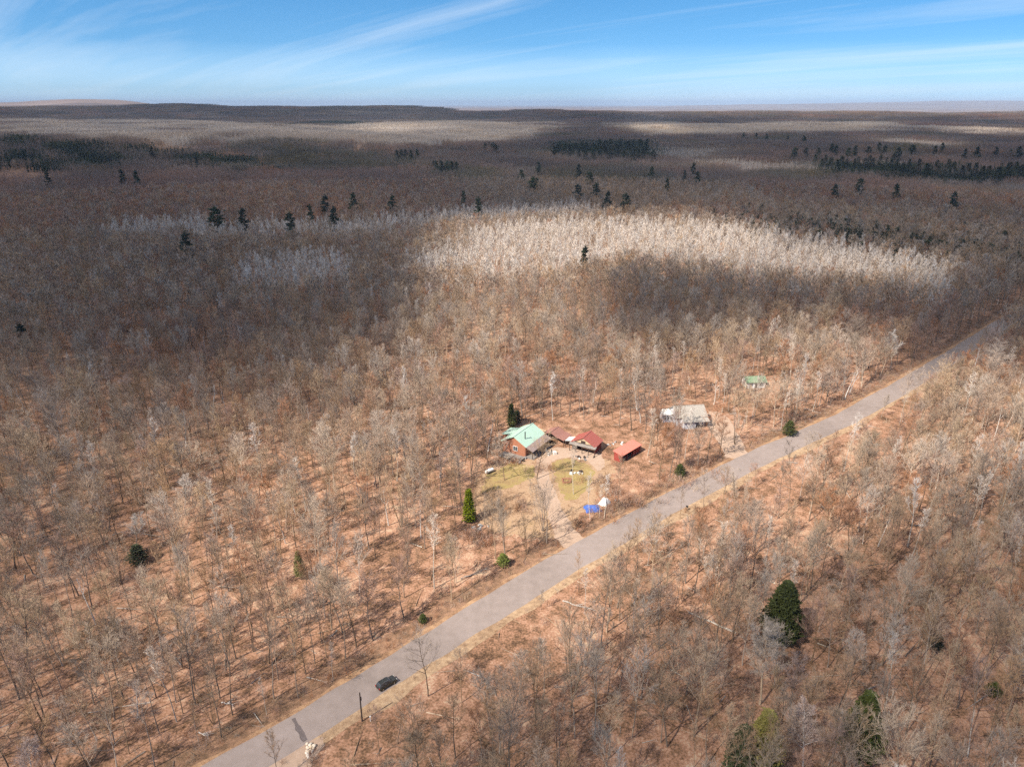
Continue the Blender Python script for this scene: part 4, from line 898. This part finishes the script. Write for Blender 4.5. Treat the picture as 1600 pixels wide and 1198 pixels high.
# green cabin
gc = gable_house('cabin', 'small white cabin with a green roof deep in the trees', 'cabin', (88.5, 252.0), math.radians(4), 7.4, 2.5, 2.5, 3.9, dict(wall='white', roof='green_roof'), over=.4, ribs=8)
for x_ in (1.6, 5.6): window(gc, (x_, -2.55, 1.4), 1.3, 1.0, 'y')
g = Geo(); g.box((3.6, -2.53, 1.0), (.9, .1, 2.0)); part('door', g, 'dark_wood', gc)
# ------------------------------------------------------------------ yard things
MT['tank'] = mat('white_tank', (.75, .74, .72), rough=.4, var=.06); MT['tarp_blue'] = mat('blue_tarp', (.06, .13, .42), rough=.5, var=.15, scale=1.5); MT['tarp_white'] = mat('white_tarp', (.72, .72, .70), rough=.5, var=.06)
x, y = -6.6, 183.2
tk = link('gas_tank', None, loc=(x, y, 0), rz=math.radians(42), label='white horizontal gas tank on short legs in the yard', category='gas tank')
g = Geo(); g.tube([np.array((a, 0, .85)) for a in (-1.55, -1.5, -1.3, 1.3, 1.5, 1.55)], [.05, .32, .48, .48, .32, .05], 12); part('tank_body', g, 'tank', tk)
for a in (-.8, .8): 
    g = Geo(); g.box((a, 0, .2), (.2, .6, .42)); part('leg', g, 'junk', tk)
g = Geo(); g.tube([np.array((0, 0, 1.3)), np.array((0, 0, 1.52))], [.2, .18], 10, cap=True); part('valve_dome', g, 'tank', tk)
def tarp(name, label, x, y, rz, sx, sy, h, m, lumps=3):
    n_ = 14; g = Geo(); ph = RNG.uniform(0, 6, 4)
    for i in range(n_ + 1):
        for j in range(n_ + 1):
            u_, v_ = i / n_ * 2 - 1, j / n_ * 2 - 1; rr = max(abs(u_), abs(v_)); z = h * (1 - rr ** 2.2) * (.75 + .25 * math.sin(u_ * lumps + ph[0]) * math.cos(v_ * lumps + ph[1])) + .05 + .05 * math.sin(9 * u_ + ph[2]) * math.cos(7 * v_)
            g.v.append((u_ * sx / 2 * (1 + .06 * math.sin(5 * v_ + ph[3])), v_ * sy / 2 * (1 + .07 * math.sin(4 * u_)), max(z, .03)))
    for i in range(n_):
        for j in range(n_): a = i * (n_ + 1) + j; g.f.append((a, a + n_ + 1, a + n_ + 2, a + 1)); g.m.append(0)
    me = g.mesh(name, [m]); o = link(name, me, loc=(x, y, 0), rz=rz, label=label, category='tarp'); md = o.modifiers.new('thickness', 'SOLIDIFY'); md.thickness = .04; return o
tarp('blue_tarp', 'bright blue tarp draped over a heap behind the white birches', 21.4, 163.4, .2, 4.2, 3.4, 1.3, 'tarp_blue')
tarp('white_tarp', 'white tarp tented over a heap right of the blue tarp', 24.9, 166.4, 1.0, 3.2, 2.6, 2.0, 'tarp_white', 1.5)
def heap(label, x, y, n_, spread, mats, cat='scrap', name='scrap_piece', size=(.35, 1.1), hmax=.5):
    tone = {'junk': 'grey', 'dark_wood': 'dark wooden', 'tin': 'tin', 'grey_deck': 'weathered board', 'white': 'white', 'black_metal': 'black', 'brick_red': 'rusty red'}; its = []
    for k in range(max(4, n_ // 2)):
        a = RNG.uniform(0, 6.28); r_ = spread * math.sqrt(RNG.uniform()); its.append((math.cos(a) * r_, math.sin(a) * r_ * .6, random.choice(mats)))
    its.sort(); cnt = {}
    for dx_, dy_, m_ in its:
        tot = sum(q[2] == m_ for q in its); c = cnt.get(m_, 0); cnt[m_] = c + 1
        o_ = '' if tot == 1 else ', ' + ['leftmost', 'second from left', 'third from left', 'fourth from left', 'fifth from left', 'sixth from left', 'seventh from left', 'eighth from left', 'ninth from left', 'tenth from left'][c]
        g = Geo(); s_ = RNG.uniform(*size); hh = RNG.uniform(.15, hmax); w_ = s_ * RNG.uniform(.4, 1)
        g.box((0, 0, hh / 2), (s_, w_, hh), taper=RNG.uniform(.7, 1)); g.box((s_ * .2, 0, hh + .06), (s_ * .5, w_ * .6, .12)); me = g.mesh(name, [m_])
        link(name, me, loc=(x + dx_, y + dy_, 0), rz=RNG.uniform(0, 3), label=f'{tone[m_]} piece {label}{o_}', category=cat, group='pieces ' + label)
heap('in the junk heap on the round lawn', 18.4, 183.0, 16, 2.9, ['junk', 'dark_wood', 'tin', 'grey_deck'])
heap('of scrap strewn behind the long red shed', 33.5, 201.5, 22, 3.4, ['tin', 'white', 'junk'], size=(.3, .9), hmax=.3)
heap('in the pile beside the lone spruce', -8.2, 154.5, 14, 2.4, ['tin', 'junk', 'white'])
heap('standing under the garage canopy', 21.5, 193.2, 14, 3.4, ['junk', 'white', 'dark_wood', 'tin'])
heap('stored along the mint house porch', 11.0, 195.5, 16, 2.2, ['junk', 'dark_wood', 'tin', 'white'], hmax=1.0)
heap('cluttering the ground below the deck', 2.2, 191.0, 18, 2.8, ['dark_wood', 'black_metal', 'junk', 'grey_deck'], hmax=.8)
heap('lying beside the white tarp', 27.5, 167.5, 10, 2.0, ['brick_red', 'junk', 'dark_wood'])
fp = link('fire_pit', None, loc=(15.6, 178.6, 0), label='square ring of reddish blocks on the yellow lawn', category='fire pit'); g = Geo(); g.box((0, 0, .14), (.55, .28, .28)); bmesh_ = g.mesh('block', ['brick_red'])
for s_ in range(4):
    for k in range(4):
        o = link('block', bmesh_, fp); a = s_ * math.pi / 2; t = -.95 + k * .62; o.location = (math.cos(a) * 1.1 - math.sin(a) * t, math.sin(a) * 1.1 + math.cos(a) * t, 0); o.rotation_euler = (0, 0, a + math.pi / 2 + RNG.normal(0, .05))
# boulder pile
MT['boulder'] = mat('pale_boulder', (.62, .53, .42), var=.12, scale=2.5, rnd=.12)
spots = [(480, 1163), (486, 1163), (491, 1166), (481, 1169), (486, 1168), (490, 1170), (480, 1174), (485, 1173), (479, 1178), (488, 1175), (481, 1181), (483, 1185), (486, 1189), (482, 1176), (484, 1165)]
for k, (a, b) in enumerate(spots):
    g = bmesh.new(); bmesh.ops.create_icosphere(g, subdivisions=2, radius=.30 if k != 12 else .46)
    ph = RNG.uniform(0, 6, 3); sc = RNG.uniform(.7, 1.15, 3)
    for vv in g.verts: f_ = 1 + .12 * math.sin(7 * vv.co.x + ph[0]) * math.cos(6 * vv.co.y + ph[1]) + .08 * math.sin(9 * vv.co.z + ph[2]); vv.co = Vector((vv.co.x * sc[0] * 1.15 * f_, vv.co.y * sc[1] * f_, vv.co.z * sc[2] * .75 * f_))
    me = bpy.data.meshes.new('boulder'); g.to_mesh(me); g.free(); me.materials.append(MT['boulder']); x, y = G(a, b)
    pos = ['upper left end', 'top middle', 'upper right end', 'left side, second row', 'middle, second row', 'right side, second row', 'left side, third row', 'centre', 'left bulge', 'right of the centre', 'start of the tail', 'middle of the tail', 'largest, at the tail end', 'just below the centre', 'top, wedged behind']
    link('boulder', me, loc=(x, y, .25), rz=RNG.uniform(0, 6), label=f'pale boulder of the roadside pile, {pos[k]}', category='boulder', group='pale boulders piled by the road')
# utility pole, mailboxes, posts
up = link('utility_pole', None, loc=(*G(566, 1126), 0), rz=math.radians(42), label='dark wooden utility pole on the grass verge near the car', category='pole')
g = Geo(); g.tube([np.array((0, 0, 0.)), np.array((0, 0, 3.)), np.array((.05, 0, 6.4))], [.15, .135, .11], 8, cap=True); part('pole_shaft', g, 'dark_wood', up)
g = Geo(); g.tube([np.array((.18, 0, 4.6)), np.array((.18, 0, 5.3))], [.12, .12], 8, cap=True); part('cable_box', g, 'junk', up)
mb = link('mailbox', None, loc=(*G(1073, 797), 0), rz=.8, label='dark mailbox on a post at the road edge', category='mailbox'); g = Geo(); g.box((0, 0, .5), (.12, .12, 1.0)); part('post', g, 'dark_wood', mb); g = Geo(); g.box((0, 0, 1.2), (.35, .6, .38), taper=.8); part('box', g, 'black_metal', mb)
mk = link('marker_post', None, loc=(*G(579, 1126), 0), label='short white marker post right of the utility pole', category='post'); g = Geo(); g.tube([np.array((0, 0, 0.)), np.array((0, 0, 1.0))], [.09, .09], 8, cap=True); part('post', g, 'white', mk); g = Geo(); g.box((0, 0, 1.06), (.22, .22, .12)); part('post_cap', g, 'white', mk)
# fallen logs
def log(px1, py1, px2, py2, r_, m, label):
    a, b = np.array((*G(px1, py1), .25)), np.array((*G(px2, py2), .25)); T = Geo(); n_ = 6
    T.tube([(a + (b - a) * t / n_) - a + RNG.normal(0, .08, 3) for t in range(n_ + 1)], [r_ * (1 - .6 * t / n_) for t in range(n_ + 1)], 6, cap=True)
    e = link('fallen_log', None, loc=tuple(a), label=label, category='log'); part('trunk', T, m, e); K = Geo(); d = (b - a) / np.linalg.norm(b - a)
    for k in range(10): 
        p = (b - a) * RNG.uniform(.4, 1); f = rot_about(d, RNG.uniform(.4, .9), RNG.uniform(0, 6.28)); f[2] = abs(f[2]); K.cone(p, p + f * RNG.uniform(1, 2.5), .05)
    part('branch', K, m, e)
log(1150, 990, 1076, 957, .24, 'bark_pale', 'long pale fallen log left of the domed oak'); log(346, 1098, 365, 1101, .12, 'bark_white', 'short white fallen log in the lower left woods')
log(1270, 998, 1305, 999, .16, 'bark', 'dark fallen log in the woods behind the oak'); log(310, 1146, 325, 1150, .1, 'bark_white', 'thin white fallen branch near the ditch'); log(720, 905, 760, 890, .14, 'bark_pale', 'pale fallen log above the ditch'); log(880, 940, 930, 955, .15, 'bark_pale', 'pale fallen log in the woods below the road')
# ------------------------------------------------------------------ the car
MT['car_paint'] = mat('dark_car_paint', (.022, .024, .022), rough=.25, var=.05, spec=.6); MT['rubber'] = mat('rubber', (.02, .02, .02)); MT['chrome'] = mat('chrome', (.5, .5, .5), rough=.2, metal=1.0); MT['lamp_glass'] = mat('lamp_glass', (.6, .6, .58), rough=.1); MT['lamp_red'] = mat('lamp_red', (.4, .02, .02), rough=.2)
car = link('car', None, loc=(-23.2, 101.9, .06), rz=math.radians(43), label='black sport utility car driving on the right lane of the road', category='car')
car.scale = (.82,) * 3
prof = [(-2.35, .45), (-2.38, .95), (-2.2, 1.12), (-1.95, 1.62), (-1.6, 1.74), (.35, 1.70), (.75, 1.58), (1.2, 1.16), (2.1, 1.02), (2.36, .82), (2.38, .45), (2.1, .3), (-2.1, .3)]
def extrude(pr, w0, wtop, zsplit, zmax):
    g = Geo(); n_ = len(pr)
    for s_ in (-1, 1):
        for x_, z_ in pr:
            k = 0 if z_ < zsplit else (z_ - zsplit) / (zmax - zsplit); g.v.append((x_, s_ * (w0 * (1 - k) + wtop * k), z_))
    g.f += [tuple(range(n_))[::-1], tuple(range(n_, 2 * n_))] + [(k, (k + 1) % n_, n_ + (k + 1) % n_, n_ + k) for k in range(n_)]; g.m += [0] * (n_ + 2); return g
lower = [(-2.35, .45), (-2.38, .95), (-2.2, 1.10), (1.15, 1.10), (2.1, 1.02), (2.36, .82), (2.38, .45), (2.1, .3), (-2.1, .3)]
b = part('body', extrude(lower, .93, .88, .8, 1.12), 'car_paint', car); md = b.modifiers.new('soft', 'BEVEL'); md.width = .07; md.segments = 2
cab = [(-2.2, 1.10), (-1.95, 1.60), (-1.65, 1.72), (.3, 1.70), (.65, 1.58), (1.2, 1.10)]
b = part('cabin', extrude(cab, .86, .66, 1.1, 1.72), 'glass', car); md = b.modifiers.new('soft', 'BEVEL'); md.width = .04
b = Geo(); b.box((-.7, 0, 1.735), (2.1, 1.28, .06)); part('roof_panel', b, 'car_paint', car)
for s_ in (-1, 1):
    g = Geo(); g.box((-.7, s_ * .58, 1.81), (1.9, .05, .05)); part('roof_rail', g, 'chrome', car)
    g = Geo(); g.box((2.3, s_ * .68, .8), (.16, .36, .16)); part('headlight', g, 'lamp_glass', car); g = Geo(); g.box((-2.33, s_ * .74, .95), (.12, .26, .3)); part('taillight', g, 'lamp_red', car)
    g = Geo(); g.box((.75, s_ * 1.0, 1.12), (.16, .2, .14)); part('mirror', g, 'car_paint', car)
    for x_ in (-.05, -1.1): g = Geo(); g.box((x_, s_ * .79, 1.36), (.08, .10, .5)); part('door_pillar', g, 'car_paint', car)
tw = Geo(); tw.tube([np.array((0, y_, 0.)) for y_ in (-.12, -.11, .11, .12)], [.22, .36, .36, .22], 16); wm = tw.mesh('wheel', ['rubber']); rw = Geo(); rw.tube([np.array((0, y_, 0.)) for y_ in (-.125, .125)], [.2, .2], 10, cap=True); rw.f.append(tuple(range(10))[::-1]); rw.m.append(0); rm = rw.mesh('rim', ['chrome'])
for x_ in (-1.45, 1.5):
    for s_ in (-1, 1): w_ = link('wheel', wm, car, loc=(x_, s_ * .84, .36)); link('rim', rm, w_)

# ------------------------------------------------------------------ clouds high above, whose shade lies over the woods
LIT = [(715, 350), (900, 338), (1120, 342), (1230, 365), (1200, 400), (1060, 406), (965, 425), (950, 500), (1000, 524), (1100, 528), (1150, 512), (1260, 500), (1400, 512), (1435, 566), (1510, 548), (1620, 560), (1750, 640), (1620, 690), (1500, 745), (1330, 805), (1200, 870), (1000, 950), (800, 1020), (640, 1100), (500, 1300), (-150, 1500), (-60, 1150), (60, 1010), (190, 930), (260, 820), (260, 720), (370, 660), (560, 605), (670, 530), (700, 470), (700, 440), (690, 395)]
PARTL = [([(-200, 545), (150, 560), (420, 560), (640, 480), (700, 520), (700, 700), (-200, 700)], .68), ([(-200, 640), (150, 620), (420, 610), (700, 520), (700, 800), (250, 1000), (-100, 1100)], .46), ([(1080, 360), (1200, 368), (1360, 392), (1500, 420), (1470, 446), (1250, 440), (1060, 420)], .25),
         ([(1620, 690), (1500, 745), (1330, 805), (1200, 870), (1000, 950), (800, 1020), (640, 1100), (500, 1300), (1800, 1500), (1800, 600)], .6),
         ([(-300, 185), (430, 190), (880, 190), (880, 200), (800, 226), (600, 230), (440, 218), (260, 230), (-300, 210)], .62), ([(800, 164), (1700, 164), (1700, 183), (1100, 180), (830, 172)], .25),
         ([(1350, 215), (1520, 222), (1500, 232), (1360, 226)], .55), ([(1100, 250), (1380, 262), (1380, 270), (1100, 260)], .6), ([(-200, 162), (130, 164), (250, 159), (120, 169), (-200, 172)], .3), ([(1020, 210), (1180, 190), (1430, 192), (1400, 206)], .65)]
LITS = [[(545, 196), (600, 193), (690, 197), (700, 203), (600, 207), (548, 205)], [(970, 197), (1040, 195), (1100, 206), (1060, 209), (1000, 204)], [(1450, 203), (1620, 202), (1620, 212), (1520, 210)]]
def build_clouds():
    CH = 1500.0; sh = Vector((to_sun.x, to_sun.y)) / to_sun.z * CH
    th = np.radians(np.arange(-64, 64.1, .8)); r = 26 * 1.033 ** np.arange(0, 188); r = r[r < 11600]
    T, R_ = np.meshgrid(th, r); X = R_ * np.sin(T); Y = R_ * np.cos(T); Z = H(X, Y) + 9
    px, py = pj(X, Y, Z); wj = 7 * np.sin(X / 23 + np.cos(Y / 31)) ; px = px + wj; py = py + 5 * np.sin(X / 37 + Y / 29) * np.clip((py - 300) / 300, .05, 1)
    op = np.where(py < 240, .93, .86)
    for p, o in PARTL: op[inpoly(px, py, p)] = o
    op[inpoly(px, py, LIT)] = 0.0
    for p in LITS: op[inpoly(px, py, p)] = 0.05
    op[inpoly(px, py, [(250, 1000), (640, 1060), (500, 1300), (-150, 1500), (-60, 1100)])] = .36
    op = np.maximum(op, .34 * smooth(900, 1040, py))
    op = np.where(np.abs(np.degrees(T)) > 60, 0, op); op[0] = 0; op[-1] = 0
    def bl(a, k):
        for _ in range(k):
            a = (a + np.roll(a, 1, 0) + np.roll(a, -1, 0)) / 3; a = (a + np.roll(a, 1, 1) + np.roll(a, -1, 1)) / 3
        return a
    op = bl(op, 3); op = np.clip(op + .05 * np.sin(X / 60 + Y / 90) * (op > .1) * (op < .9), 0, .97)
    a = 1 - np.sqrt(1 - op)
    th_ = 6 + 70 * op * (1 + .3 * np.sin(X / 130) * np.cos(Y / 110))
    cx = X + sh.x; cy_ = Y + sh.y; n0 = X.size
    lx, ly = to_sun.x / to_sun.z, to_sun.y / to_sun.z   # cloud tops sheared toward the sun so both faces shade the same ground
    v = np.concatenate([np.stack([cx, cy_, np.full_like(cx, CH)], -1).reshape(-1, 3), np.stack([cx + lx * th_, cy_ + ly * th_, CH + th_], -1).reshape(-1, 3)])
    nr, ntn = X.shape; idx = np.arange(n0).reshape(nr, ntn); keep = np.maximum.reduce([op[:-1, :-1], op[1:, :-1], op[:-1, 1:], op[1:, 1:]]) > .015
    q = np.stack([idx[:-1, :-1], idx[:-1, 1:], idx[1:, 1:], idx[1:, :-1]], -1)[keep]
    f = np.concatenate([q, q[:, ::-1] + n0])
    me = bpy.data.meshes.new('clouds'); me.from_pydata(v.tolist(), [], f.tolist()); at = me.attributes.new('cover', 'FLOAT', 'POINT'); at.data.foreach_set('value', np.concatenate([a.ravel(), a.ravel()]).astype(np.float32))
    me.polygons.foreach_set('use_smooth', [True] * len(me.polygons))
    m = bpy.data.materials.new('cloud'); m.use_nodes = True; t = m.node_tree; t.nodes.clear(); o_ = N(t, 'ShaderNodeOutputMaterial'); d = N(t, 'ShaderNodeBsdfDiffuse'); tl = N(t, 'ShaderNodeBsdfTranslucent'); tr = N(t, 'ShaderNodeBsdfTransparent')
    d.inputs[0].default_value = (.85, .85, .85, 1); tl.inputs[0].default_value = (.85, .85, .85, 1); m1 = N(t, 'ShaderNodeMixShader'); m1.inputs[0].default_value = .5; m2 = N(t, 'ShaderNodeMixShader'); an = N(t, 'ShaderNodeAttribute'); an.attribute_name = 'cover'
    t.links.new(d.outputs[0], m1.inputs[1]); t.links.new(tl.outputs[0], m1.inputs[2]); t.links.new(an.outputs['Fac'], m2.inputs[0]); t.links.new(tr.outputs[0], m2.inputs[1]); t.links.new(m1.outputs[0], m2.inputs[2]); t.links.new(m2.outputs[0], o_.inputs[0])
    me.materials.append(m); link('clouds', me, kind='stuff', label='broken cloud layer high overhead', category='clouds')
build_clouds()
# ------------------------------------------------------------------ haze
def build_haze():
    g = Geo(); R_ = 60000.0; top = 300.0; bot = -60.0
    g.box((0, 0, (top + bot) / 2), (2 * R_ + 4000, 2 * R_ + 4000, top - bot)); m = bpy.data.materials.new('haze'); m.use_nodes = True; t = m.node_tree; t.nodes.clear()
    o_ = N(t, 'ShaderNodeOutputMaterial'); vv = N(t, 'ShaderNodeVolumePrincipled'); vv.inputs['Color'].default_value = (.62, .78, 1, 1); vv.inputs['Density'].default_value = HAZE; vv.inputs['Anisotropy'].default_value = -.1
    t.links.new(vv.outputs[0], o_.inputs['Volume']); link('haze', g.mesh('haze', [m]), kind='stuff', label='thin bluish haze over the distant woods', category='haze')
HAZE = 5.0e-5
build_haze()
